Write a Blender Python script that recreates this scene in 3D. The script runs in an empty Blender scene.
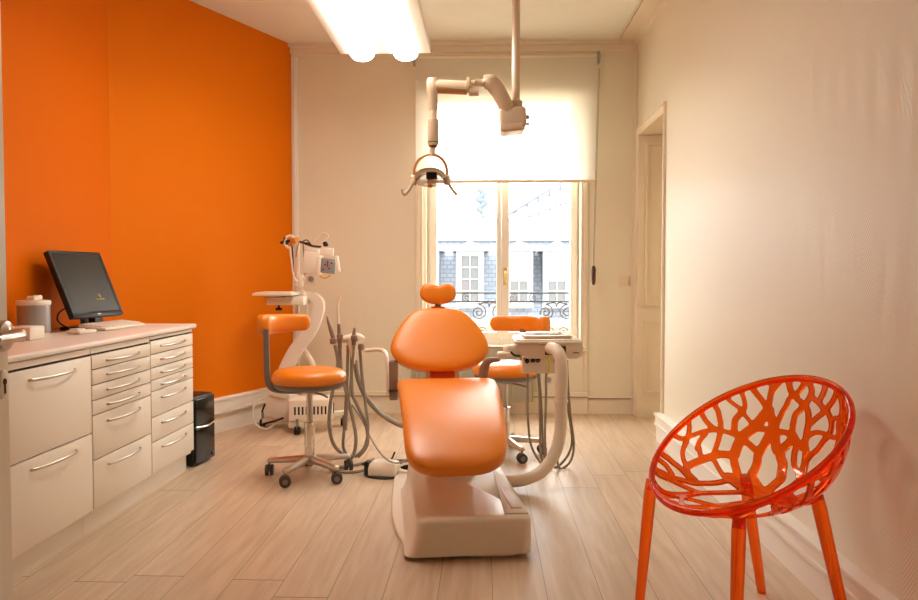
import bpy, bmesh, math, random
import numpy as np
from mathutils import Vector, Matrix, Euler
random.seed(7)
SC = bpy.context.scene
COL = SC.collection
PI = math.pi
R = math.radians

# ------------------------------------------------------------------ camera
F, PITCH, YAW, EYE = 755.0, math.atan(27/755), math.atan(26/755), 1.2
cp, sp, cy, sy = math.cos(PITCH), math.sin(PITCH), math.cos(YAW), math.sin(YAW)
FW = Vector((-sy*cp, cy*cp, -sp)); RT = Vector((cy, sy, 0)); UP = RT.cross(FW)
CAMP = Vector((0, 0, EYE))
cam_d = bpy.data.cameras.new('camera'); cam = bpy.data.objects.new('camera', cam_d); COL.objects.link(cam)
cam.location = CAMP
cam.rotation_euler = (PI/2-PITCH, 0, YAW)
cam_d.sensor_width = 36; cam_d.lens = 36*F/918; cam_d.clip_start = 0.02; cam_d.clip_end = 400
SC.camera = cam

def P(px, py, Y):
    """room point at depth Y seen at pixel px,py of the photograph"""
    d = FW + RT*((px-459)/F) + UP*((300-py)/F)
    return CAMP + d*(Y/d.y)

# ------------------------------------------------------------------ materials
def lin(c):
    return tuple(((v/255)/12.92 if v/255 <= .04045 else ((v/255+.055)/1.055)**2.4) for v in c) + (1,)
def mat(name, col, rough=.5, metal=0, coat=0, coat_r=.1, bump=0, bscale=200, var=0, vscale=6, spec=.5, trans=0, ior=1.45, sheen=0):
    m = bpy.data.materials.new(name); m.use_nodes = True
    nt = m.node_tree; b = nt.nodes['Principled BSDF']
    c = lin(col) if max(col) > 1 else tuple(col)+(1,)
    b.inputs['Base Color'].default_value = c
    b.inputs['Roughness'].default_value = rough; b.inputs['Metallic'].default_value = metal
    b.inputs['Coat Weight'].default_value = coat; b.inputs['Coat Roughness'].default_value = coat_r
    b.inputs['Specular IOR Level'].default_value = spec
    b.inputs['Transmission Weight'].default_value = trans; b.inputs['IOR'].default_value = ior
    tc = nt.nodes.new('ShaderNodeTexCoord')
    n = nt.nodes.new('ShaderNodeTexNoise'); n.inputs['Scale'].default_value = vscale; n.inputs['Detail'].default_value = 4
    nt.links.new(tc.outputs['Object'], n.inputs['Vector'])
    mx = nt.nodes.new('ShaderNodeMix'); mx.data_type = 'RGBA'
    v = var if var else .02
    mx.inputs['A'].default_value = tuple(x*(1-v) for x in c[:3])+(1,); mx.inputs['B'].default_value = tuple(min(1, x*(1+v)) for x in c[:3])+(1,)
    nt.links.new(n.outputs['Fac'], mx.inputs['Factor']); nt.links.new(mx.outputs['Result'], b.inputs['Base Color'])
    if bump:
        n2 = nt.nodes.new('ShaderNodeTexNoise'); n2.inputs['Scale'].default_value = bscale; n2.inputs['Detail'].default_value = 2
        nt.links.new(tc.outputs['Object'], n2.inputs['Vector'])
        bp = nt.nodes.new('ShaderNodeBump'); bp.inputs['Strength'].default_value = bump; bp.inputs['Distance'].default_value = .002
        nt.links.new(n2.outputs['Fac'], bp.inputs['Height']); nt.links.new(bp.outputs['Normal'], b.inputs['Normal'])
    return m
def emis(name, col, s):
    m = bpy.data.materials.new(name); m.use_nodes = True; nt = m.node_tree
    nt.nodes.remove(nt.nodes['Principled BSDF']); e = nt.nodes.new('ShaderNodeEmission')
    e.inputs['Color'].default_value = tuple(col)+(1,); e.inputs['Strength'].default_value = s
    nt.links.new(e.outputs[0], nt.nodes['Material Output'].inputs['Surface']); return m

def math_node(nt, op, a, b=None, c=None):
    n = nt.nodes.new('ShaderNodeMath'); n.operation = op
    for i, v in enumerate((a, b, c)):
        if v is None: continue
        if isinstance(v, (int, float)): n.inputs[i].default_value = v
        else: nt.links.new(v, n.inputs[i])
    return n.outputs[0]

def wallpaper(name, col, ax, rough=.45, spec=.5, dist=.0018, strength=.2):
    """embossed herringbone paper; ax = horizontal direction of the wall"""
    m = mat(name, col, rough, spec=spec, var=.02, vscale=1.2); nt = m.node_tree
    g = nt.nodes.new('ShaderNodeNewGeometry')
    dt = nt.nodes.new('ShaderNodeVectorMath'); dt.operation = 'DOT_PRODUCT'
    nt.links.new(g.outputs['Position'], dt.inputs[0]); dt.inputs[1].default_value = ax
    sx = nt.nodes.new('ShaderNodeSeparateXYZ'); nt.links.new(g.outputs['Position'], sx.inputs[0])
    tri = math_node(nt, 'PINGPONG', dt.outputs['Value'], .07)
    ph = math_node(nt, 'ADD', sx.outputs['Z'], math_node(nt, 'MULTIPLY', tri, 1.3))
    h = math_node(nt, 'SINE', math_node(nt, 'MULTIPLY', ph, 2*PI/.018))
    bp = nt.nodes.new('ShaderNodeBump'); bp.inputs['Strength'].default_value = strength; bp.inputs['Distance'].default_value = dist
    nt.links.new(h, bp.inputs['Height']); nt.links.new(bp.outputs['Normal'], nt.nodes['Principled BSDF'].inputs['Normal'])
    return m

def floor_mat():
    m = bpy.data.materials.new('oak_laminate'); m.use_nodes = True; nt = m.node_tree; b = nt.nodes['Principled BSDF']
    g = nt.nodes.new('ShaderNodeNewGeometry'); s = nt.nodes.new('ShaderNodeSeparateXYZ'); nt.links.new(g.outputs['Position'], s.inputs[0])
    W = .203
    u = math_node(nt, 'DIVIDE', math_node(nt, 'SUBTRACT', s.outputs['X'], .841-20*W), W)
    idx = math_node(nt, 'FLOOR', u); fu = math_node(nt, 'SUBTRACT', u, idx)
    wn = nt.nodes.new('ShaderNodeTexWhiteNoise'); wn.noise_dimensions = '1D'; nt.links.new(idx, wn.inputs['W'])
    v = math_node(nt, 'ADD', math_node(nt, 'DIVIDE', s.outputs['Y'], 2.3), math_node(nt, 'MULTIPLY', wn.outputs['Value'], 7.3))
    iv = math_node(nt, 'FLOOR', v); fv = math_node(nt, 'SUBTRACT', v, iv)
    cmb = nt.nodes.new('ShaderNodeCombineXYZ'); nt.links.new(idx, cmb.inputs[0]); nt.links.new(iv, cmb.inputs[1])
    w2 = nt.nodes.new('ShaderNodeTexWhiteNoise'); w2.noise_dimensions = '3D'; nt.links.new(cmb.outputs[0], w2.inputs['Vector'])
    # grain: stretched noise, shifted per plank
    gx = math_node(nt, 'ADD', math_node(nt, 'MULTIPLY', s.outputs['X'], 26), math_node(nt, 'MULTIPLY', w2.outputs['Value'], 40))
    gy = math_node(nt, 'ADD', math_node(nt, 'MULTIPLY', s.outputs['Y'], 2.2), math_node(nt, 'MULTIPLY', w2.outputs['Value'], 17))
    gc = nt.nodes.new('ShaderNodeCombineXYZ'); nt.links.new(gx, gc.inputs[0]); nt.links.new(gy, gc.inputs[1])
    n = nt.nodes.new('ShaderNodeTexNoise'); n.inputs['Scale'].default_value = 1; n.inputs['Detail'].default_value = 6; n.inputs['Distortion'].default_value = .6
    nt.links.new(gc.outputs[0], n.inputs['Vector'])
    cr = nt.nodes.new('ShaderNodeValToRGB'); e = cr.color_ramp.elements
    e[0].position = .3; e[0].color = lin((200, 172, 142)); e[1].position = .7; e[1].color = lin((222, 197, 168))
    nt.links.new(n.outputs['Fac'], cr.inputs[0])
    hs = nt.nodes.new('ShaderNodeHueSaturation'); nt.links.new(cr.outputs[0], hs.inputs['Color'])
    nt.links.new(math_node(nt, 'ADD', .93, math_node(nt, 'MULTIPLY', w2.outputs['Value'], .12)), hs.inputs['Value'])
    du = math_node(nt, 'MINIMUM', fu, math_node(nt, 'SUBTRACT', 1, fu)); dv = math_node(nt, 'MINIMUM', fv, math_node(nt, 'SUBTRACT', 1, fv))
    sm = math_node(nt, 'MAXIMUM', math_node(nt, 'LESS_THAN', du, .007), math_node(nt, 'LESS_THAN', dv, .0014))
    mx = nt.nodes.new('ShaderNodeMix'); mx.data_type = 'RGBA'; nt.links.new(sm, mx.inputs['Factor'])
    nt.links.new(hs.outputs[0], mx.inputs['A']); mx.inputs['B'].default_value = lin((150, 118, 88))
    nt.links.new(mx.outputs['Result'], b.inputs['Base Color'])
    b.inputs['Roughness'].default_value = .38
    bp = nt.nodes.new('ShaderNodeBump'); bp.inputs['Strength'].default_value = .12; bp.inputs['Distance'].default_value = .001
    nt.links.new(n.outputs['Fac'], bp.inputs['Height']); nt.links.new(bp.outputs['Normal'], b.inputs['Normal'])
    return m

def glass_mat():
    m = bpy.data.materials.new('window_glass'); m.use_nodes = True; nt = m.node_tree
    nt.nodes.remove(nt.nodes['Principled BSDF'])
    t = nt.nodes.new('ShaderNodeBsdfTransparent'); g = nt.nodes.new('ShaderNodeBsdfGlossy'); g.inputs['Roughness'].default_value = .01
    t.inputs[0].default_value = (.96, .98, .98, 1)
    x = nt.nodes.new('ShaderNodeMixShader'); x.inputs[0].default_value = .05
    nt.links.new(t.outputs[0], x.inputs[1]); nt.links.new(g.outputs[0], x.inputs[2]); nt.links.new(x.outputs[0], nt.nodes['Material Output'].inputs['Surface'])
    return m
def blind_mat():
    m = bpy.data.materials.new('blind_fabric'); m.use_nodes = True; nt = m.node_tree
    nt.nodes.remove(nt.nodes['Principled BSDF'])
    d = nt.nodes.new('ShaderNodeBsdfDiffuse'); d.inputs[0].default_value = (.88, .84, .74, 1)
    t = nt.nodes.new('ShaderNodeBsdfTranslucent'); t.inputs[0].default_value = (.95, .92, .84, 1)
    p = nt.nodes.new('ShaderNodeBsdfTransparent'); p.inputs[0].default_value = (.95, .93, .88, 1)
    wv = nt.nodes.new('ShaderNodeTexNoise'); wv.inputs['Scale'].default_value = 300
    x = nt.nodes.new('ShaderNodeMixShader'); x.inputs[0].default_value = .42
    nt.links.new(d.outputs[0], x.inputs[1]); nt.links.new(t.outputs[0], x.inputs[2])
    y = nt.nodes.new('ShaderNodeMixShader'); nt.links.new(math_node(nt, 'MULTIPLY', wv.outputs['Fac'], .3), y.inputs[0])
    nt.links.new(x.outputs[0], y.inputs[1]); nt.links.new(p.outputs[0], y.inputs[2])
    nt.links.new(y.outputs[0], nt.nodes['Material Output'].inputs['Surface']); return m
def crystal_mat():
    m = bpy.data.materials.new('orange_polycarbonate'); m.use_nodes = True; nt = m.node_tree; b = nt.nodes['Principled BSDF']
    b.inputs['Base Color'].default_value = (1, .17, .008, 1); b.inputs['Roughness'].default_value = .04
    b.inputs['Transmission Weight'].default_value = .9; b.inputs['IOR'].default_value = 1.42
    b.inputs['Coat Weight'].default_value = .1; b.inputs['Coat Roughness'].default_value = .03
    t = nt.nodes.new('ShaderNodeBsdfTransparent'); t.inputs[0].default_value = (1, .28, .04, 1)
    x = nt.nodes.new('ShaderNodeMixShader'); x.inputs[0].default_value = .22
    nt.links.new(b.outputs[0], x.inputs[1]); nt.links.new(t.outputs[0], x.inputs[2]); nt.links.new(x.outputs[0], nt.nodes['Material Output'].inputs['Surface'])
    return m
def clear_mat(name, col, rough=.05, mix=.7):
    m = bpy.data.materials.new(name); m.use_nodes = True; nt = m.node_tree; b = nt.nodes['Principled BSDF']
    b.inputs['Base Color'].default_value = tuple(col)+(1,); b.inputs['Roughness'].default_value = rough
    t = nt.nodes.new('ShaderNodeBsdfTransparent'); x = nt.nodes.new('ShaderNodeMixShader'); x.inputs[0].default_value = mix
    nt.links.new(b.outputs[0], x.inputs[1]); nt.links.new(t.outputs[0], x.inputs[2]); nt.links.new(x.outputs[0], nt.nodes['Material Output'].inputs['Surface'])
    return m

ORW = Vector((-.4352, -1, 0)).normalized()
M = dict(
    floor=floor_mat(),
    wall_r=wallpaper('cream_wallpaper_side', (240, 231, 209), (0, 1, 0), .42),
    wall_b=wallpaper('cream_wallpaper', (240, 230, 206), (1, 0, 0), .55, strength=.12),
    orange_a=wallpaper('orange_wallpaper', (233, 119, 0), tuple(ORW), .55, spec=.1, strength=.25),
    orange_b=wallpaper('orange_wallpaper_return', (226, 108, 0), (0, 1, 0), .55, spec=.1, strength=.25),
    ceiling=mat('ceiling_paint', (243, 240, 226), .7),
    trim=mat('cream_gloss_paint', (244, 230, 206), .35, bump=.03),
    jamb=mat('doorway_paint', (238, 222, 194), .4),
    skirt=mat('white_trunking', (248, 240, 228), .35),
    pvc=mat('window_frame_pvc', (248, 240, 224), .35),
    lam=mat('cabinet_laminate', (245, 232, 214), .4),
    top=mat('countertop_laminate', (246, 232, 218), .33),
    gap=mat('dark_gap', (60, 42, 30), .8),
    steel=mat('brushed_steel', (205, 196, 184), .28, 1),
    chrome=mat('chrome', (225, 218, 208), .12, 1),
    leather=mat('orange_leatherette', (244, 138, 8), .42, coat=.5, coat_r=.36, bump=.08, bscale=500),
    seam=mat('orange_piping', (215, 80, 10), .45),
    enamel=mat('warm_white_enamel', (244, 230, 212), .28, coat=.3, coat_r=.12),
    cream=mat('cream_plastic', (243, 228, 208), .38),
    lampb=mat('lamp_backlit_enamel', (222, 196, 166), .3, coat=.3, coat_r=.15),  # enamel with the backlit lamp's shade put into its colour
    white=mat('white_plastic', (246, 232, 212), .35),
    greyp=mat('taupe_plastic', (150, 122, 102), .42),
    greyh=mat('grey_hose_rubber', (160, 146, 128), .45),
    pan=mat('grey_pan_plastic', (130, 118, 108), .4),
    black=mat('black_plastic', (26, 24, 23), .4),
    blackg=mat('black_gloss', (18, 17, 17), .15),
    screen=mat('dark_screen', (52, 50, 48), .25),
    rubber=mat('caster_rubber', (80, 72, 66), .55),
    castg=mat('caster_hub', (140, 126, 114), .4),
    silver=mat('silver_plastic', (168, 168, 168), .35, .5),
    blind=blind_mat(), glass=glass_mat(), crystal=crystal_mat(),
    tube=emis('lamp_diffuser', (1, .94, .85), 14.0),
    lampw=mat('lamp_white_metal', (250, 244, 232), .35),
    bronze=mat('golden_brown_metal', (190, 140, 92), .3, .5),
    lens=clear_mat('lamp_lens', (.85, .8, .7), .08, .5),
    amber=mat('amber_bulb', (235, 160, 70), .3),
    paper=mat('paper', (250, 244, 234), .6),
    red=mat('red_plastic', (200, 60, 40), .4), green=mat('green_plastic', (110, 150, 60), .4), blue=mat('blue_plastic', (60, 110, 200), .4), yellow=mat('yellow_plastic', (225, 200, 20), .4),
    rad=mat('radiator_grey', (180, 172, 150), .45),
    iron=mat('wrought_iron', (52, 52, 56), .5),
    slate=mat('slate_roof', (120, 128, 142), .7, var=.15, vscale=3), zinc=mat('zinc_roof', (84, 92, 104), .5), facade=mat('pale_stone', (150, 142, 122), .8),
    dorm=mat('dormer_white', (140, 140, 138), .6), pane=mat('dark_pane', (70, 74, 78), .25), dorms=mat('dormer_cheek_zinc', (108, 114, 122), .6),
    brass=mat('handle_brass', (200, 170, 110), .3, .7), cordm=mat('dark_cord', (120, 100, 78), .6), wood=mat('brown_weight', (84, 60, 44), .45),
    socket=mat('socket_plastic', (236, 216, 190), .4), mirror=mat('dark_nickel', (110, 92, 78), .25, .8),
)
def slate_bump():
    m = M['slate']; nt = m.node_tree; b = nt.nodes['Principled BSDF']
    g = nt.nodes.new('ShaderNodeNewGeometry'); br = nt.nodes.new('ShaderNodeTexBrick')
    mp = nt.nodes.new('ShaderNodeVectorMath'); mp.operation = 'MULTIPLY'; mp.inputs[1].default_value = (1, 0, 1)
    s = nt.nodes.new('ShaderNodeSeparateXYZ'); c = nt.nodes.new('ShaderNodeCombineXYZ'); nt.links.new(g.outputs['Position'], s.inputs[0])
    nt.links.new(s.outputs['X'], c.inputs[0]); nt.links.new(s.outputs['Z'], c.inputs[1]); nt.links.new(c.outputs[0], br.inputs['Vector'])
    br.inputs['Scale'].default_value = 1; br.inputs['Brick Width'].default_value = .28; br.inputs['Row Height'].default_value = .17; br.inputs['Mortar Size'].default_value = .018
    br.inputs['Color1'].default_value = lin((108, 116, 128)); br.inputs['Color2'].default_value = lin((122, 129, 141)); br.inputs['Mortar'].default_value = lin((84, 91, 104))
    nt.links.new(br.outputs['Color'], b.inputs['Base Color'])
slate_bump()

# ------------------------------------------------------------------ mesh helpers
def nb(): return bmesh.new()
def box(bm, c, s, rot=None, bev=0, seg=2):
    t = bmesh.new(); bmesh.ops.create_cube(t, size=1)
    bmesh.ops.scale(t, vec=s, verts=t.verts)
    if bev: bmesh.ops.bevel(t, geom=list(t.edges), offset=min(bev, min(s)*.49), segments=seg, profile=.5, affect='EDGES')
    mt = Matrix.Translation(c) @ (rot.to_4x4() if rot else Matrix())
    t.transform(mt); merge(bm, t); return bm
_J = [0]
def boxb(bm, x0, x1, y0, y1, z0, z1, bev=0, seg=2):
    _J[0] = (_J[0]+7) % 23; e = _J[0]*3e-5
    x0, x1, y0, y1, z0, z1 = min(x0, x1)-e, max(x0, x1)+e, min(y0, y1)-e, max(y0, y1)+e, min(z0, z1)-e, max(z0, z1)+e
    return box(bm, ((x0+x1)/2, (y0+y1)/2, (z0+z1)/2), (abs(x1-x0), abs(y1-y0), abs(z1-z0)), None, bev, seg)
def merge(bm, t):
    me = bpy.data.meshes.new('tmp'); t.to_mesh(me); t.free(); bm.from_mesh(me); bpy.data.meshes.remove(me)
def catmull(pts, n=8, closed=False):
    pts = [Vector(p) for p in pts]; out = []; N = len(pts)
    if N < 3 and not closed: return pts
    rng = range(N) if closed else range(N-1)
    for i in rng:
        if closed: a, b, c, d = (pts[(i+k-1) % N] for k in range(4))
        else: a = pts[max(i-1, 0)]; b = pts[i]; c = pts[i+1]; d = pts[min(i+2, N-1)]
        for k in range(n):
            t = k/n
            out.append(.5*((2*b)+(c-a)*t+(2*a-5*b+4*c-d)*t*t+(3*b-a-3*c+d)*t**3))
    if not closed: out.append(pts[-1])
    return out
def tube(bm, pts, r, seg=10, smooth=6, closed=False, squash=None, caps=True):
    """round bar along pts; r number or list; squash=(a,b) multiplies the two cross axes"""
    P0 = [Vector(p) for p in pts]
    if smooth:
        path = catmull(P0, smooth, closed)
        if isinstance(r, (list, tuple)):
            rr = []; n = len(P0)
            for i in range(len(path)):
                t = i/smooth; k = min(int(t), n-1); k2 = min(k+1, n-1); rr.append(r[k]+(r[k2]-r[k])*(t-k))
        else: rr = [r]*len(path)
    else: path = P0; rr = list(r) if isinstance(r, (list, tuple)) else [r]*len(path)
    N = len(path); rings = []; up = None
    for i in range(N):
        if closed: tg = path[(i+1) % N]-path[i-1]
        else: tg = path[min(i+1, N-1)]-path[max(i-1, 0)]
        if tg.length < 1e-9: tg = Vector((0, 0, 1))
        tg.normalize()
        if up is None:
            up = Vector((0, 0, 1)) if abs(tg.z) < .9 else Vector((1, 0, 0))
        up = (up - tg*up.dot(tg))
        if up.length < 1e-6: up = tg.orthogonal()
        up.normalize(); sd = tg.cross(up)
        a, b = squash if squash else (1, 1)
        rings.append([bm.verts.new(path[i]+(up*math.cos(2*PI*k/seg)*a+sd*math.sin(2*PI*k/seg)*b)*rr[i]) for k in range(seg)])
    m = N if closed else N-1
    for i in range(m):
        A, B = rings[i], rings[(i+1) % N]
        for k in range(seg): bm.faces.new((A[k], A[(k+1) % seg], B[(k+1) % seg], B[k]))
    if caps and not closed:
        bm.faces.new(list(reversed(rings[0]))); bm.faces.new(rings[-1])
    return bm
def lathe(bm, prof, c=(0, 0, 0), seg=32, mtx=None):
    """prof: list of (r,z) from bottom to top, revolved round z"""
    rings = []
    mt = Matrix.Translation(c) @ (mtx.to_4x4() if mtx else Matrix())
    for r, z in prof:
        if r < 1e-6: rings.append([bm.verts.new(mt @ Vector((0, 0, z)))])
        else: rings.append([bm.verts.new(mt @ Vector((r*math.cos(2*PI*k/seg), r*math.sin(2*PI*k/seg), z))) for k in range(seg)])
    for A, B in zip(rings[:-1], rings[1:]):
        for k in range(seg):
            k2 = (k+1) % seg
            if len(A) == 1 and len(B) == 1: continue
            if len(A) == 1: bm.faces.new((A[0], B[k2], B[k]))
            elif len(B) == 1: bm.faces.new((A[k], A[k2], B[0]))
            else: bm.faces.new((A[k], A[k2], B[k2], B[k]))
    for rg, rev in ((rings[0], True), (rings[-1], False)):
        if len(rg) > 1: bm.faces.new(list(reversed(rg)) if rev else rg)
    return bm
def cyl(bm, a, b, r, seg=20, r2=None):
    return tube(bm, [a, b], [r, r if r2 is None else r2], seg, 0)
def prism(bm, poly, z0, z1, mtx=None, bev=0):
    t = bmesh.new(); lo = [t.verts.new((x, y, z0)) for x, y in poly]; hi = [t.verts.new((x, y, z1)) for x, y in poly]; n = len(poly)
    t.faces.new(list(reversed(lo))); t.faces.new(hi)
    for i in range(n): t.faces.new((lo[i], lo[(i+1) % n], hi[(i+1) % n], hi[i]))
    bmesh.ops.recalc_face_normals(t, faces=t.faces)
    if bev: bmesh.ops.bevel(t, geom=[e for e in t.edges if e.calc_face_angle(0) > .5], offset=bev, segments=2, profile=.5, affect='EDGES')
    if mtx: t.transform(mtx)
    merge(bm, t); return bm
def loft(bm, rings, closed_ring=True, caps=True):
    V = [[bm.verts.new(p) for p in r] for r in rings]; n = len(V[0])
    for A, B in zip(V[:-1], V[1:]):
        for k in range(n if closed_ring else n-1): bm.faces.new((A[k], A[(k+1) % n], B[(k+1) % n], B[k]))
    if caps: bm.faces.new(list(reversed(V[0]))); bm.faces.new(V[-1])
    return bm

ROOT = {}
def obj(name, bm, m, parent=None, local=False, smooth=True, ang=40, bev=0, subs=0, kind=None):
    me = bpy.data.meshes.new(name)
    bmesh.ops.recalc_face_normals(bm, faces=bm.faces)
    if parent is not None and not local and parent.name in ROOT:
        bm.transform(ROOT[parent.name].inverted())
    bm.to_mesh(me); bm.free(); me.materials.append(M[m] if isinstance(m, str) else m)
    if smooth:
        for p in me.polygons: p.use_smooth = True
        if not subs: me.set_sharp_from_angle(angle=R(ang))
    o = bpy.data.objects.new(name, me); COL.objects.link(o)
    if bev:
        bv = o.modifiers.new('bevel', 'BEVEL'); bv.width = bev; bv.segments = 2; bv.limit_method = 'ANGLE'
    if subs:
        s = o.modifiers.new('sub', 'SUBSURF'); s.levels = subs; s.render_levels = subs
    if parent is not None:
        o.parent = parent
        if parent.name in ROOT: ROOT[o.name] = ROOT[parent.name]
    if kind: o['kind'] = kind
    return o
def thing(name, label, cat, loc=(0, 0, 0), rz=0, group=None):
    o = bpy.data.objects.new(name, None); COL.objects.link(o); o.location = loc; o.rotation_euler = (0, 0, rz)
    o.empty_display_size = .1
    o['label'] = label; o['category'] = cat
    if group: o['group'] = group
    ROOT[o.name] = Matrix.Translation(loc) @ Matrix.Rotation(rz, 4, 'Z')
    return o
def tag(o, label, cat, group=None):
    o['label'] = label; o['category'] = cat
    if group: o['group'] = group
    return o
def struct(name, bm, m, **k): return obj(name, bm, m, kind='structure', **k)
def dup(root, loc=None, rz=None, label=None, group=None):
    r = root.copy(); COL.objects.link(r)
    if loc is not None: r.location = loc
    if rz is not None: r.rotation_euler = (0, 0, rz)
    if label: r['label'] = label
    if group: r['group'] = group
    for ch in list(root.children):
        c = ch.copy(); COL.objects.link(c); c.parent = r
        for g in list(ch.children):
            d = g.copy(); COL.objects.link(d); d.parent = c
    return r

WORLD = 8.5
EXPO = 0.62
# ================================================================== ROOM SHELL
H = 3.14; XR = 1.272; YB = 6.44; XL = -1.643; KX, KY = -2.381, 4.744; YF = .69
b = nb(); boxb(b, -2.6, 1.9, -1.4, 6.7, -.1, 0); struct('floor', b, 'floor', smooth=False)
b = nb(); boxb(b, -2.6, 1.9, YF-.12, 6.7, H, H+.12); struct('ceiling', b, 'ceiling', smooth=False)
# back wall with window opening
WX0, WX1, WZ0, WZ1 = -.56, .84, .56, 2.70
b = nb()
boxb(b, -1.9, WX0, YB, YB+.28, 0, H); boxb(b, WX1, XR+.1, YB, YB+.28, 0, H)
boxb(b, WX0, WX1, YB, YB+.28, 0, WZ0); boxb(b, WX0, WX1, YB, YB+.28, WZ1, H)
struct('wall_back', b, 'wall_b', smooth=False)
# oblique orange wall and its return behind the cabinets
n = Vector((-1, .4352, 0)).normalized()*.12
b = nb(); prism(b, [(XL, YB), (KX, KY), (KX+n.x, KY+n.y), (XL+n.x, YB+n.y+.2)], 0, H); struct('wall_left', b, 'orange_a', smooth=False)
b = nb(); boxb(b, KX-.12, KX, YF-.12, KY+.03, 0, H); struct('wall_left_return', b, 'orange_b', smooth=False)
# right wall with doorway near the back corner
DY0, DY1 = 5.43, 6.31; DZ = P(664.7, 110.9, DY0).z
b = nb(); boxb(b, XR, XR+.5, YF-.12, DY0, 0, H); boxb(b, XR, XR+.5, DY1, YB+.279, 0, H); boxb(b, XR, XR+.5, DY0, DY1, DZ, H)
struct('wall_right', b, 'wall_r', smooth=False)
b = nb(); boxb(b, XR+.5, XR+.6, DY0-.1, DY1+.1, 0, DZ+.1); struct('wall_doorway_end', b, 'jamb', smooth=False)
# front wall, double doorway the photographer stands in
b = nb(); boxb(b, KX, -.89, YF-.12, YF, 0, H); boxb(b, .43, XR, YF-.12, YF, 0, H); boxb(b, -.89, .43, YF-.12, YF, 2.4, H)
struct('wall_front', b, 'wall_b', smooth=False)

# unseen hall box round the camera, added to dim daylight from the front
b = nb(); boxb(b, -1.7, 1.7, -1.4, -1.3, 0, 2.7); boxb(b, -1.8, -1.7, -1.4, YF-.121, 0, 2.7); boxb(b, 1.7, 1.8, -1.4, YF-.121, 0, 2.7)
struct('wall_light_block', b, 'wall_b', smooth=False)
b = nb(); boxb(b, -1.8, 1.8, -1.4, YF-.121, 2.7, 2.8); struct('ceiling_light_block', b, 'ceiling', smooth=False)  # unseen lid of the hall box, added to shut out sky light
# doorway lining: panelled far reveal, soffit, casing
b = nb()
boxb(b, XR-.012, XR+.5, DY1-.012, DY1, 0, DZ)
boxb(b, XR, XR+.5, DY1-.03, DY1-.012, 0, .13)
for x0, x1, z0, z1 in ((XR+.045, XR+.44, .2, .80), (XR+.045, XR+.44, .93, 2.27)):
    for a in ((x0, x1, z0, z0+.022), (x0, x1, z1-.022, z1), (x0, x0+.022, z0, z1), (x1-.022, x1, z0, z1)):
        boxb(b, a[0], a[1], DY1-.036, DY1-.012, a[2], a[3])
boxb(b, XR-.012, XR+.5, DY0, DY0+.012, 0, DZ); boxb(b, XR-.012, XR+.5, DY0, DY1, DZ-.012, DZ)
struct('door_1', b, 'jamb', smooth=False)
b = nb()
boxb(b, XR-.014, XR, DY0-.035, DY0, .2, DZ+.06); boxb(b, XR-.02, XR, DY0-.035, DY0-.025, .2, DZ+.06)
boxb(b, XR-.014, XR, DY1, DY1+.09, 0, DZ+.06); boxb(b, XR-.02, XR, DY1+.07, DY1+.09, 0, DZ+.06)
boxb(b, XR-.014, XR, DY0-.035, DY1+.09, DZ, DZ+.06); boxb(b, XR-.022, XR, DY0-.035, DY1+.09, DZ+.045, DZ+.06)
struct('trim_1', b, 'trim', smooth=False, bev=.003)
# ceiling mouldings
b = nb(); boxb(b, XL-.1, XR, YB-.05, YB, H-.03, H); boxb(b, XL-.1, XR, YB-.025, YB, H-.085, H-.03); boxb(b, XL-.1, XR, YB-.012, YB, H-.11, H-.085)
struct('trim_2', b, 'trim', smooth=False, bev=.004)
b = nb(); boxb(b, XR-.155, XR, YF, YB-.05, H-.012, H-.0005); boxb(b, XR-.03, XR, YF, YB-.05, H-.045, H-.012); boxb(b, XR-.175, XR-.163, YF, YB-.05, H-.012, H-.0005)
struct('trim_3', b, 'trim', smooth=False, bev=.002)
b = nb(); boxb(b, XR-.1625, XR-.1555, YF, YB-.05, H-.003, H-.0004); struct('trim_4', b, 'gap', smooth=False)
# corner strip between orange wall and back wall, and at the right corner
b = nb(); boxb(b, XL-.005, XL+.045, YB-.022, YB, .2, H-.11); boxb(b, XL+.012, XL+.03, YB-.03, YB-.022, .2, H-.11); struct('trim_5', b, 'skirt', smooth=False, bev=.003)
b = nb(); boxb(b, XR-.03, XR-.001, YB-.02, YB, .17, H-.11); boxb(b, XR-.012, XR-.001, DY1+.09, YB-.02, .17, H-.11); struct('trim_6', b, 'trim', smooth=False, bev=.003)
# baseboards
b = nb()
boxb(b, XL+.045, .87, YB-.035, YB, 0, .15); boxb(b, XL+.045, .87, YB-.05, YB, .15, .185); boxb(b, .87, XR-.012, YB-.02, YB, 0, .125); boxb(b, .87, XR-.012, YB-.028, YB, .125, .15)
struct('baseboard_back', b, 'trim', smooth=False, bev=.004)
b = nb(); tube(b, [(XL+.2, YB-.056, .15), (.865, YB-.056, .15), (.875, YB-.034, .135), (XR-.04, YB-.034, .135)], .0035, 6, 0)
tag(obj('wall_cable', b, 'cordm'), 'thin brown cable running along the back wall skirting', 'cable')
d = Vector((.4352, 1, 0)).normalized(); nn = Vector((d.y, -d.x, 0))
RW = Matrix(((d.x, nn.x, 0), (d.y, nn.y, 0), (0, 0, 1)))
Lw = math.hypot(XL-KX, YB-KY)
def onleft(b, s0, s1, t0, t1, z0, z1, bev=0):
    pts = [Vector((KX, KY, 0))+d*s+nn*t for s, t in ((s0, t0), (s1, t0), (s1, t1), (s0, t1))]
    prism(b, [(p.x, p.y) for p in pts], z0, z1, None, bev)
b = nb(); onleft(b, 0, Lw-.02, 0, .02, 0, .146); onleft(b, 0, Lw-.02, 0, .05, .146, .17, .004); onleft(b, 0, Lw-.02, 0, .042, .17, .24, .003); onleft(b, 0, Lw-.02, 0, .05, .24, .264, .004)
onleft(b, 0, Lw-.02, .042, .0445, .198, .202)
struct('baseboard_left', b, 'skirt', smooth=False)
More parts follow.
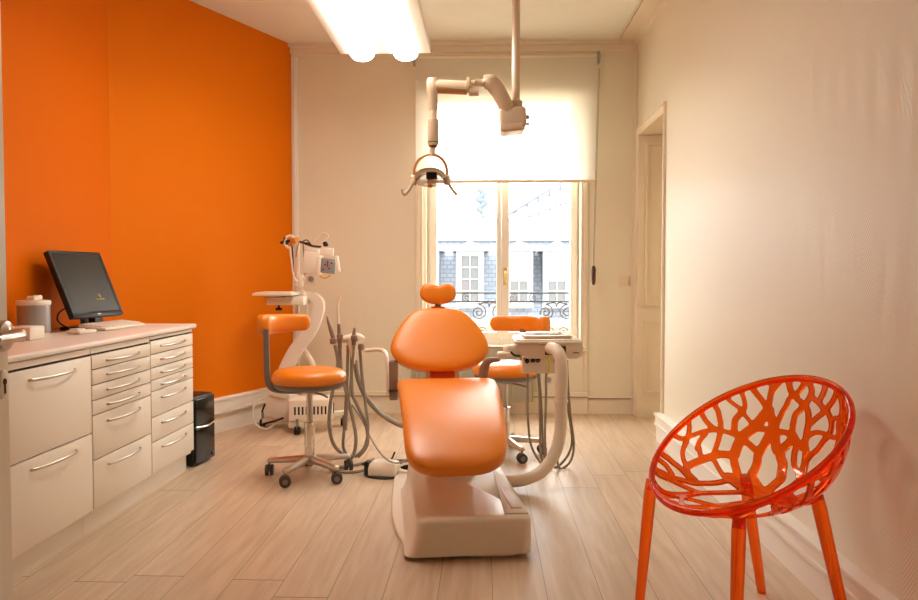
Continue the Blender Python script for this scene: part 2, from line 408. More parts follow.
b = nb(); boxb(b, XR-.045, XR, YF, DY0-.006, 0, .115, .003); boxb(b, XR-.06, XR, YF, DY0-.004, .115, .136, .004); boxb(b, XR-.052, XR, YF, DY0-.004, .136, .18, .003); boxb(b, XR-.062, XR, YF, DY0-.004, .18, .2, .004)
struct('baseboard_right', b, 'skirt', smooth=False)

def socket(name, c, nrm, w, h, label, cat, kind='hole'):
    nrm = Vector(nrm).normalized(); sd = Vector((-nrm.y, nrm.x, 0)); rot = Matrix((sd, nrm, Vector((0, 0, 1)))).transposed()
    t = thing(name, label, cat, c)
    b = nb(); box(b, Vector(c)+nrm*.005, (w, .01, h), rot, .004); obj('plate', b, 'socket', t)
    wl = w*.6
    b = nb()
    if kind == 'hole':
        lathe(b, [(w*.3, 0), (w*.3, .003), (w*.24, .0035), (w*.22, .001), (0, .001)], Vector(c)+nrm*.010, 20, rot @ Matrix.Rotation(-PI/2, 3, 'X')); obj('socket_well', b, 'silver', t)
    else:
        box(b, Vector(c)+nrm*.012, (w*.66, .006, h*.66), rot, .002); obj('rocker', b, 'socket', t)
pt = Vector((KX, KY, 0))+d*(Lw-.50)+nn*.0425
p1 = P(261.5, 396, 6.0)
s_ = 1.643*(6.12-KY)/(YB-KY)/1.643*Lw
socket('power_outlet', tuple(Vector((KX, KY, .205))+d*s_+nn*.043), nn, .075, .05, 'small power outlet in the trunking under the orange wall', 'outlet')
q = P(548.5, 393, YB-.0); socket('power_outlet', (q.x, YB-.0, .29), (0, -1, 0), .08, .08, 'cream power outlet on the back wall under the window', 'outlet')
q = P(624.5, 281, YB); socket('light_switch', tuple(q), (0, -1, 0), .085, .085, 'cream square light switch beside the doorway corner', 'switch', 'rocker')
q = P(311, 279, YB); socket('power_outlet', tuple(q), (0, -1, 0), .085, .085, 'white wall outlet behind the wheeled white cart', 'outlet')

# ================================================================== WINDOW
YW = YB+.16
root = bpy.data.objects.new('window_1', None); COL.objects.link(root); root['kind'] = 'structure'; root.location = ((WX0+WX1)/2, YW, WZ0); ROOT['window_1'] = Matrix.Translation(root.location)
gx = [P(437, 250, YW).x, P(496.5, 250, YW).x, P(509, 250, YW).x, P(570, 250, YW).x]
gz0, gz1 = P(500, 332, YW).z, P(500, 85, YW).z
b = nb()
boxb(b, WX0, gx[0]-.055, YW-.02, YW+.06, WZ0, WZ1); boxb(b, gx[3]+.055, WX1, YW-.02, YW+.06, WZ0, WZ1)
boxb(b, WX0, WX1, YW-.02, YW+.06, gz1+.05, WZ1); boxb(b, WX0, WX1, YW-.02, YW+.06, WZ0, gz0-.06)
obj('window_frame', b, 'pvc', root, smooth=False, bev=.006)
xm = (gx[1]+gx[2])/2-.012
for x0, x1, g0, g1 in ((gx[0]-.055, xm-.002, gx[0], gx[1]), (xm+.002, gx[3]+.055, gx[2], gx[3])):
    b = nb(); boxb(b, x0, g0, YW-.04, YW+.03, gz0-.06, gz1+.05); boxb(b, g1, x1, YW-.04, YW+.03, gz0-.06, gz1+.05)
    boxb(b, g0, g1, YW-.04, YW+.03, gz0-.06, gz0); boxb(b, g0, g1, YW-.04, YW+.03, gz1, gz1+.05)
    s = obj('window_sash', b, 'pvc', root, smooth=False, bev=.005)
    b = nb(); boxb(b, g0-.005, g1+.005, YW-.008, YW-.004, gz0-.005, gz1+.005); obj('window_pane', b, 'glass', s, smooth=False)
b = nb(); q = P(505, 276, YW-.045)
box(b, (q.x, YW-.046, q.z), (.028, .012, .15), None, .005); tube(b, [(q.x, YW-.05, q.z+.035), (q.x, YW-.085, q.z+.035), (q.x, YW-.09, q.z), (q.x, YW-.088, q.z-.06)], .009, 10, 4)
hd = obj('window_handle', b, 'brass', root)
for py in (181, 257, 330):
    b = nb(); q = P(577, py, YW-.04); cyl(b, (q.x, YW-.035, q.z-.035), (q.x, YW-.035, q.z+.035), .008, 10); obj('window_hinge', b, 'pvc', root)
# reveal casing and sill
b = nb()
boxb(b, WX0-.03, WX0, YB-.018, YB, .185, WZ1+.05); boxb(b, WX0-.012, WX0+.03, YB-.012, YW-.02, WZ0, WZ1); boxb(b, WX0+.03, WX0+.055, YB+.04, YW-.02, WZ0, WZ1)
boxb(b, WX1-.03, WX1+.012, YB-.012, YW-.02, WZ0, WZ1); boxb(b, WX1, WX1+.03, YB-.018, YB, .185, WZ1+.05)
boxb(b, WX0-.03, WX1+.03, YB-.02, YB, WZ1, WZ1+.06)
struct('trim_7', b, 'trim', smooth=False, bev=.004)
b = nb(); boxb(b, WX0-.02, WX1+.02, YB-.05, YW-.02, WZ0-.025, WZ0+.015, .006); obj('window_sill', b, 'trim', root)

# roller blind
YBL = YB-.08
bx0, bx1 = P(415.5, 120, YBL).x, P(597, 120, YBL).x; bz1, bz0 = P(500, 57, YBL).z, P(500, 180, YBL).z
t = thing('roller_blind', 'translucent cream roller blind half lowered over the window', 'blind', ((bx0+bx1)/2, YBL, bz1))
b = nb(); N = 24
V = [[b.verts.new((bx0+(bx1-bx0)*i/N, YBL+.0, z)) for i in range(N+1)] for z in (bz1, bz0)]
for i in range(N): b.faces.new((V[0][i], V[0][i+1], V[1][i+1], V[1][i]))
obj('fabric', b, 'blind', t, smooth=False)
b = nb(); tube(b, [(bx0, YBL+.015, bz1+.005), (bx1, YBL+.015, bz1+.005)], .02, 16, 0); obj('roller', b, 'trim', t)
b = nb(); boxb(b, bx0, bx1, YBL-.012, YBL+.012, bz0-.025, bz0, .006); obj('bottom_bar', b, 'trim', t)
for x in (bx0-.012, bx1+.012):
    b = nb(); boxb(b, x-.01, x+.01, YBL-.02, YB-.001, bz1-.05, bz1+.035, .004); obj('bracket', b, 'silver', t)
for k in range(2):
    b = nb(); q = P(598.5+k*1.2, 68, YBL-.02); q2 = P(593+k*.8, 268, YBL-.02); tube(b, [q, q2], .0016, 6, 0); obj('cord', b, 'cordm', t)
b = nb(); q = P(593.5, 275, YBL-.02); lathe(b, [(.0, -.085), (.012, -.08), (.018, -.05), (.02, .05), (.013, .075), (0, .08)], q, 16); obj('cord_weight', b, 'wood', t)

# radiator under the window
t = thing('radiator', 'low grey radiator under the window behind the right stool', 'radiator', (.0, YB-.1, .1))
x1 = P(533, 380, YB-.14).x; zt = P(500, 347, YB-.14).z
b = nb(); boxb(b, -.62, x1, YB-.14, YB-.06, .12, zt, .01)
for k in range(22):
    xx = -.59+k*(x1+.56)/21.5; boxb(b, xx, xx+.018, YB-.146, YB-.14, .16, zt-.05, .002)
obj('panel', b, 'rad', t)
b = nb(); boxb(b, -.62, x1, YB-.145, YB-.055, zt-.01, zt+.006, .003); obj('top_grille', b, 'rad', t)
for x in (-.5, x1-.12):
    b = nb(); boxb(b, x, x+.03, YB-.06, YB, .2, zt-.1); obj('bracket', b, 'rad', t)

# ================================================================== OUTSIDE
YR = 6.98
t = thing('balcony_railing', 'wrought iron balcony railing with scrolls outside the window', 'railing', (.1, YR, .3))
zr1, zr2 = P(500, 293, YR).z, P(500, 301.5, YR).z
for z, n in ((zr1, 'top_rail'), (zr2, 'rail'), (P(500, 336, YR).z-.02, 'rail')):
    b = nb(); boxb(b, -1.5, 1.9, YR-.011, YR+.011, z-.007, z+.007, .002); obj(n, b, 'iron', t)
def spiral(cx, cz, r, turns, a0, dirn):
    pts = []
    n = int(turns*14)
    for i in range(n+1):
        f = i/n; rr = r*(1-f*.86); a = a0+dirn*f*turns*2*PI
        pts.append(Vector((cx+rr*math.cos(a), YR, cz+rr*math.sin(a))))
    return pts
zlow = P(500, 336, YR).z-.02
def scroll_motif(cx, k):
    b = nb()
    for s in (-1, 1):
        tube(b, spiral(cx+s*.10, zr2-.10, .075, 2.0, PI/2, s), .006, 6, 0)
        tube(b, spiral(cx+s*.07, zlow+.06, .055, 1.7, -PI/2, -s), .005, 6, 0)
        tube(b, [(cx+s*.10, YR, zr2-.025), (cx+s*.02, YR, zr2-.012), (cx, YR, zr2-.05)], .005, 6, 4)
        tube(b, spiral(cx+s*.215, zr1-.045-.0, .04, 1.6, PI/2, -s), .0045, 6, 0)
        tube(b, [(cx+s*.07, YR, zlow+.004), (cx+s*.2, YR, zlow+.02), (cx+s*.24, YR, zlow+.1), (cx+s*.18, YR, zlow+.14)], .005, 6, 4)
    tube(b, [(cx-.03, YR, zr2-.17), (cx+.03, YR, zr2-.17)], .005, 6, 0)
    obj('scroll_panel', b, 'iron', t)
for k in range(-2, 3): scroll_motif(P(562, 310, YR).x+k*.62-.05, k)
for x in (-1.48, 1.88):
    b = nb(); boxb(b, x-.012, x+.012, YR-.012, YR+.012, .25, zr1, .002); obj('post', b, 'iron', t)
b = nb(); boxb(b, -1.6, 2.0, YB+.28, YR+.1, .1, .27); struct('trim_8', b, 'facade', smooth=False)

# building across the street
YD = 30.0
t = thing('building', 'pale building with slate mansard roof and white dormers across the street', 'building', (0, YD, -12))
zg, ze = P(500, 239, YD).z, P(500, 318, YD).z
b = nb(); boxb(b, -16, 18, YD-.1, YD+8, -12, ze, .0); boxb(b, -16, 18, YD-.5, YD+.1, ze-.35, ze, .05); obj('wall', b, 'facade', t, smooth=False)
b = nb(); V = [b.verts.new(v) for v in ((-16, YD, ze), (18, YD, ze), (18, YD+1.1, zg), (-16, YD+1.1, zg), (-16, YD+8, ze), (18, YD+8, ze), (18, YD+8, zg), (-16, YD+8, zg))]
for f in ((0, 1, 2, 3), (5, 4, 7, 6), (1, 5, 6, 2), (4, 0, 3, 7), (3, 2, 6, 7)): b.faces.new([V[i] for i in f])
obj('mansard_roof', b, 'slate', t, smooth=False)
b = nb(); boxb(b, -16, 18, YD+.95, YD+1.3, zg-.06, zg+.14, .04); obj('gutter', b, 'dorms', t, smooth=False)
b = nb(); V = [b.verts.new(v) for v in ((-16, YD+1.2, zg+.1), (18, YD+1.2, zg+.1), (18, YD+5, zg+1.2), (-16, YD+5, zg+1.2), (-16, YD+8, zg), (18, YD+8, zg))]
for f in ((0, 1, 2, 3), (3, 2, 5, 4), (0, 3, 4), (1, 5, 2), (0, 4, 5, 1)): b.faces.new([V[i] for i in f])
obj('zinc_roof', b, 'zinc', t, smooth=False)
def dormer(px, nopen):
    q = P(px, 300, YD-.35); x = q.x; z0 = P(px, 303, YD-.35).z; z1 = P(px, 251, YD-.35).z; w = .43
    b = nb(); boxb(b, x-w-.12, x-w+.06, YD-.35, YD+1.2, z0-.1, z1); boxb(b, x+w-.06, x+w+.12, YD-.35, YD+1.2, z0-.1, z1)
    boxb(b, x-w, x+w, YD-.35, YD-.2, z1-.16, z1); boxb(b, x-w-.15, x+w+.15, YD-.45, YD-.1, z0-.2, z0-.02)
    dm = obj('dormer', b, 'dorms', t, smooth=False)
    b = nb(); prism(b, [(x-w-.28, 0), (x+w+.28, 0), (x, .42)], 0, 1.6, Matrix.Translation((0, YD+1.15, z1)) @ Matrix.Rotation(PI/2, 4, 'X')); obj('dormer_roof', b, 'dorm', dm, smooth=False)
    b = nb()
    for i in range(3): boxb(b, x-w+.06+(2*w-.16)*i/2, x-w+.10+(2*w-.16)*i/2, YD-.28, YD-.22, z0, z1-.16)
    for j in range(5): zz = z0+(z1-.2-z0)*j/4; boxb(b, x-w+.06, x+w-.06, YD-.275, YD-.225, zz, zz+.04)
    if nopen: boxb(b, x-w+.06, x+w-.06, YD-.26, YD-.22, z0+(z1-z0)*.42, z1-.16)
    obj('dormer_window_frame', b, 'dorm', dm, smooth=False)
    b = nb(); boxb(b, x-w+.06, x+w-.06, YD-.22, YD-.2, z0, z1-.16); obj('dormer_pane', b, 'pane', dm, smooth=False)
for px, o_ in ((380, 0), (425, 1), (470, 0), (519, 1), (557, 1), (600, 0)): dormer(px, o_)
# paler roofs and steel structure beyond
YG = 48
t = thing('glass_roof_hall', 'very pale roof with a steel framework on the skyline', 'building', (4, YG, -10))
zz0, zz1 = P(500, 232, YG).z, P(500, 212, YG).z
b = nb(); boxb(b, -20, 26, YG, YG+14, -10, zz0+.4); boxb(b, -20, 26, YG-.3, YG, zz0+.1, zz0+.5); obj('wall', b, 'dorm', t, smooth=False)
b = nb()
A = P(506, 216, YG); B = P(572, 176, YG); C = P(572, 232, YG)
for k in range(7):
    f = k/6; q = A.lerp(B, f); cyl(b, q, (q.x, q.y, zz0+.4), .07, 6)
    if k < 6:
        q2 = A.lerp(B, (k+1)/6); cyl(b, (q.x, q.y, zz0+.4), q2, .05, 6)
cyl(b, A, B, .09, 6); cyl(b, P(506, 226, YG), P(572, 200, YG), .06, 6)
obj('steel_truss', b, 'zinc', t)
b = nb(); A = P(436, 222, YG-.5); B = P(497, 214, YG-.5); cyl(b, A, B, .1, 6); obj('roof_ridge', b, 'dorms', t)
t = thing('weather_vane', 'small blue grey ornament on the skyline in left window pane', 'ornament', tuple(P(482, 222, 49)))
b = nb(); cyl(b, P(482, 245, 49), P(482, 196, 49), .06, 6); obj('rod', b, 'zinc', t)
b = nb(); tube(b, [P(478, 188, 49), P(484, 194, 49), P(477, 199, 49), P(486, 202, 49), P(479, 208, 49), P(483, 212, 49)], .17, 8, 4, squash=(1.2, .7)); obj('ornament', b, 'zinc', t)
t = bpy.data.objects.new('street', None)
b = nb(); boxb(b, -60, 60, 8, 90, -12.2, -12); struct('ground', b, 'facade', smooth=False)

# ================================================================== CEILING LIGHT
LZ = 2.647
x0, x1 = P(340.4, 55.4, 5.02).x, P(430.7, 55, 5.02).x
t = thing('ceiling_light', 'wide suspended ceiling light with two glowing rounded diffusers', 'ceiling light', ((x0+x1)/2, 4.25, LZ))
b = nb(); boxb(b, x0, x1, 3.45, 5.02, LZ, LZ+.06, .006); obj('housing', b, 'lampw', t)
for cx_ in (x0+.145, x1-.165):
    b = nb(); rings = []
    for y in (3.42, 3.425, 5.035, 5.04):
        k = .9 if y in (3.42, 5.04) else 1
        rings.append([Vector((cx_+.078*k*math.cos(a), y, LZ-.0+.046*k*math.sin(a))) for a in [PI+PI*i/14 for i in range(15)]]+[Vector((cx_+.078*k, y, LZ+.001)), Vector((cx_-.078*k, y, LZ+.001))])
    loft(b, rings); obj('diffuser', b, 'tube', t)
for x in (x0+.08, x1-.08):
    for y in (3.6, 4.88):
        b = nb(); cyl(b, (x, y, LZ+.06), (x, y, H), .0012, 6); obj('suspension_wire', b, 'steel', t)
# ================================================================== CABINETS
CF = -1.78; CB = KX+.003; ZT = .862
def make_cabinet(y0, y1, seams, label):
    w = y1-y0; t = thing('drawer_cabinet', label, 'cabinet', (CF, (y0+y1)/2, 0), 0, 'white drawer cabinets')
    b = nb(); boxb(b, CB, CF-.02, y0+.001, y1-.001, .10, ZT); obj('body', b, 'lam', t, smooth=False)
    b = nb(); boxb(b, CB+.05, CF-.05, y0+.0005, y1-.0005, 0, .10); obj('plinth', b, 'lam', t, smooth=False)
    b = nb(); boxb(b, CF-.021, CF-.012, y0+.004, y1-.004, .118, ZT-.002); obj('shadow_gap', b, 'gap', t, smooth=False)
    b = nb(); boxb(b, CF-.02, CF-.004, y0+.002, y1-.002, seams[0]+.008, ZT-.004, .002); obj('top_rail', b, 'lam', t, smooth=False)
    for z1, z0 in zip(seams[:-1], seams[1:]):
        b = nb(); boxb(b, CF-.018, CF, y0+.003, y1-.003, z0+.003, z1-.003, .002); dr = obj('drawer', b, 'lam', t)
        b = nb(); zc = z1-.035 if z1-z0 < .1 else z1-.045; hw = .165; yc = (y0+y1)/2-.005
        tube(b, [(CF-.002, yc-hw, zc), (CF+.014, yc-hw+.012, zc), (CF+.026, yc-hw*.5, zc), (CF+.03, yc, zc), (CF+.026, yc+hw*.5, zc), (CF+.014, yc+hw-.012, zc), (CF-.002, yc+hw, zc)], .0062, 10, 6, squash=(1, .55))
        obj('handle', b, 'steel', dr)
    return t
make_cabinet(2.742, 3.343, [.826, .473, .118], 'white cabinet with two tall drawers next to the open door')
make_cabinet(3.347, 3.947, [.826, .76, .688, .618, .55, .344, .118], 'white cabinet with six drawers, the middle one under the monitor')
make_cabinet(3.951, 4.53, [.836, .763, .69, .624, .563, .423, .29, .118], 'white cabinet with seven drawers next to the black tower')
b = nb(); boxb(b, CB, -1.768, 2.70, 4.57, ZT+.0005, .89, .009, 3)
tag(obj('countertop', b, 'top'), 'long white countertop running over the three drawer cabinets', 'countertop')
ZC = .8905

# monitor
def frame(o, xd, zd):
    xd = Vector(xd).normalized(); zd = Vector(zd).normalized(); yd = zd.cross(xd); return Matrix((xd, yd, zd)).transposed()
bl = Vector((-2.152, 3.87, .962)); wd = Vector((.156, .988, 0)); ndir = Vector((.988, -.156, 0)); tau = R(23)
ud = Vector((0, 0, math.cos(tau)))-ndir*math.sin(tau); fn = (ndir*math.cos(tau)+Vector((0, 0, math.sin(tau))))
mw, mh = .415, .385; mc = bl+wd*(mw/2)+ud*(mh/2)
rotm = Matrix((wd, -fn, ud)).transposed()   # local x right, y back, z up
t = thing('monitor', 'black flat monitor tilted back on the white countertop', 'monitor', (mc.x, mc.y, ZC))
b = nb(); box(b, mc-fn*.012, (mw, .03, mh), rotm, .006); box(b, mc-fn*.034, (mw*.7, .03, mh*.6), rotm, .01); obj('housing', b, 'black', t)
b = nb()
for dx, dz, w_, h_ in ((0, mh/2-.009, mw, .018), (0, -mh/2+.014, mw, .028), (-mw/2+.009, 0, .018, mh), (mw/2-.009, 0, .018, mh)):
    box(b, mc+wd*dx+ud*dz+fn*.0045, (w_, .006, h_), rotm, .0018)
obj('bezel', b, 'black', t)
b = nb(); box(b, mc+fn*.0035, (mw-.03, .002, mh-.04), rotm); sc_ = obj('screen', b, 'screen', t, smooth=False)
for i, (dx, dz, m_) in enumerate(((0, .0, 'red'), (.011, -.0015, 'green'), (0, -.011, 'blue'), (.011, -.0125, 'yellow'))):
    b = nb(); box(b, mc+wd*(.055+dx)+ud*(-.065+dz)+fn*.005, (.0095, .001, .0095), rotm); obj('logo_patch', b, m_, sc_, smooth=False)
def text(s, size, origin, rot, m, parent, name='lettering'):
    cu = bpy.data.curves.new(name, 'FONT'); cu.body = s; cu.size = size; cu.extrude = .0004; cu.align_x = 'CENTER'
    o = bpy.data.objects.new(name, cu); COL.objects.link(o)
    dg = bpy.context.evaluated_depsgraph_get(); me = bpy.data.meshes.new_from_object(o.evaluated_get(dg))
    bpy.data.objects.remove(o)
    bm_ = nb(); bm_.from_mesh(me); bpy.data.meshes.remove(me)
    bm_.transform(Matrix.Translation(origin) @ rot.to_4x4())
    return obj(name, bm_, m, parent, smooth=False)
rt_text = Matrix((wd, ud, fn)).transposed()
text('Windows', .017, mc+wd*.06+ud*(-.098)+fn*.005, rt_text, 'yellow', sc_)
b = nb(); box(b, mc+ud*(-mh/2+.013)+fn*.0075, (.026, .001, .008), rotm); obj('badge', b, 'silver', t)
b = nb(); c_ = bl+wd*(mw/2)-ndir*.07; base = Vector((c_.x-.02, c_.y, ZC))
b = nb(); box(b, base+Vector((0, 0, .009)), (.17, .2, .018), None, .006); tube(b, [base+Vector((0, 0, .016)), base+Vector((0, 0, .05)), mc-fn*.05-ud*.06], .016, 12, 4, squash=(1, 2)); obj('stand', b, 'black', t)
# cable loop by the monitor
b = nb(); tube(b, [P(78, 314, 4.0), P(68, 308, 3.98), P(59, 313, 3.96), P(58, 321, 3.95), P(66, 327, 3.94)+Vector((0, 0, .0)), Vector((-2.2, 3.95, ZC+.006)), Vector((-2.25, 4.0, ZC+.006))], .0045, 8, 6)
tag(obj('monitor_cable', b, 'black'), 'black cable looping at the left foot of the monitor', 'cable')
# keyboard, small device
kr = Matrix.Rotation(R(6), 3, 'Y') @ Matrix.Rotation(R(-3), 3, 'Z')
kc = Vector((-2.08, 4.15, ZC+.018))
t = thing('keyboard', 'white computer keyboard in front of the black monitor', 'keyboard', (kc.x, kc.y, ZC))
b = nb(); box(b, kc, (.155, .42, .016), kr, .006); obj('body', b, 'white', t)
b = nb()
for i in range(5):
    for j in range(15): box(b, kc+kr @ Vector((-.055+i*.0245, -.195+j*.0275, .0105)), (.019, .021, .006), kr, .002, 1)
obj('keys', b, 'white', t)
b = nb(); q = Vector((-2.06, 3.78, ZC+.011)); box(b, q, (.085, .13, .018), Matrix.Rotation(R(-10), 3, 'Z'), .008, 3); box(b, q+Vector((-.01, -.02, .012)), (.05, .06, .01), Matrix.Rotation(R(-10), 3, 'Z'), .004)
tag(obj('flat_device', b, 'white'), 'small flat white device lying left of the keyboard', 'device')
b = nb(); box(b, (-2.30, 4.08+.3, ZC+.025), (.05, .10, .05), None, .01); tag(obj('cable_adapter', b, 'black'), 'small black adapter behind the right end of the keyboard', 'adapter')
# canister
q = Vector((-2.246, 3.68, ZC))
t = thing('canister', 'grey metal canister with white lid on the countertop', 'canister', tuple(q))
b = nb(); lathe(b, [(.066, 0), (.068, .004), (.068, .012), (.06, .014)], q, 40); obj('base_ring', b, 'white', t)
b = nb(); lathe(b, [(.0, .012), (.073, .014), (.074, .018), (.074, .15), (.072, .152), (0, .152)], q, 48); obj('body', b, 'silver', t)
b = nb(); lathe(b, [(.076, .15), (.078, .154), (.078, .168), (.074, .173), (.05, .175), (.0, .176)], q, 48); obj('lid', b, 'white', t)
b = nb(); box(b, q+Vector((.0, .01, .185)), (.045, .075, .022), None, .009, 3); box(b, q+Vector((.0, .035, .193)), (.036, .03, .012), None, .006); obj('lid_handle', b, 'white', t)
b = nb(); box(b, (-2.13, 3.42, ZC+.032), (.12, .12, .062), None, .008); tag(obj('small_box', b, 'white'), 'small white box on the countertop behind the door handle', 'box')

# black tower, its front turned to the room
t = thing('computer_tower', 'black upright computer tower on the floor at the end of the cabinets', 'computer', (-1.955, 4.708, 0), R(82))
b = nb(); box(b, (0, .0, .221), (.25, .36, .426), None, .012, 3); obj('case', b, 'black', t, local=True)
b = nb(); box(b, (0, -.186, .335), (.236, .016, .17), None, .007, 3); obj('front_panel', b, 'blackg', t, local=True)
b = nb(); box(b, (0, -.186, .125), (.236, .016, .22), None, .007, 3); obj('front_panel', b, 'blackg', t, local=True)
b = nb(); tube(b, [(-.11, -.19, .246), (0, -.206, .238), (.115, -.19, .246)], .007, 10, 6); obj('silver_band', b, 'chrome', t, local=True)
b = nb(); box(b, (.085, -.1955, .045), (.02, .003, .02), None, .001); obj('badge', b, 'blue', t, local=True)
for sx in (-.09, .09):
    for s_y in (-.14, .14):
        b = nb(); box(b, (sx, s_y, .004), (.03, .03, .008), None, .002); obj('foot', b, 'rubber', t, local=True)

# ================================================================== OPEN DOOR (left edge)
ed = Vector((-.976, 1.51, 0)); hd_ = Vector((.139, -.990, 0)); fnrm = Vector((.990, .139, 0)); Wd = .84
t = bpy.data.objects.new('door_2', None); COL.objects.link(t); t['kind'] = 'structure'; t.location = tuple(ed+hd_*Wd); ROOT['door_2'] = Matrix.Translation(t.location)
rotd = Matrix((hd_, -fnrm, Vector((0, 0, 1)))).transposed()
b = nb(); box(b, ed+hd_*(Wd/2)-fnrm*.02+Vector((0, 0, 1.185)), (Wd, .04, 2.35), rotd, .003); obj('door_leaf', b, 'trim', t, smooth=False)
hp = ed+hd_*.044
rz_ = Matrix((hd_, Vector((0, 0, 1)).cross(hd_)*1, Vector((0, 0, 1)))).transposed()
ax = Matrix((hd_, Vector((0, 0, -1)), fnrm)).transposed()
if ax.determinant() < 0: ax = Matrix((-hd_, Vector((0, 0, -1)), fnrm)).transposed()
hz = 1.2-(338-273)*1.45/755
c_ = Vector((hp.x, hp.y, hz))
b = nb(); lathe(b, [(.031, 0), (.032, .012), (.029, .019), (.018, .022), (.0135, .026), (.0125, .05), (.0, .051)], c_, 32, ax); obj('door_rosette', b, 'steel', t)
b = nb(); tube(b, [c_+fnrm*.025, c_+fnrm*.045+hd_*.002, c_+fnrm*.05+hd_*.03, c_+fnrm*.052+hd_*.07, c_+fnrm*.05+hd_*.11], [.010, .011, .0105, .010, .0095], 16, 8); obj('door_lever', b, 'steel', t)
c2 = Vector((hp.x, hp.y, hz-.098)); b = nb()
prism(b, [(.016*math.cos(a)*1, (.013 if math.sin(a) > 0 else -.013)+.017*math.sin(a)) for a in [2*PI*k/32 for k in range(32)]], 0, .012, Matrix.Translation(c2) @ ax.to_4x4(), .002); obj('door_escutcheon', b, 'white', t)
b = nb(); lathe(b, [(.0065, 0), (.0065, .0095), (0, .0096)], c2+fnrm*.004+Vector((0, 0, .006)), 16, ax); box(b, c2+fnrm*.009+Vector((0, 0, -.008)), (.005, .009, .02), rotd); obj('keyhole', b, 'gap', t)

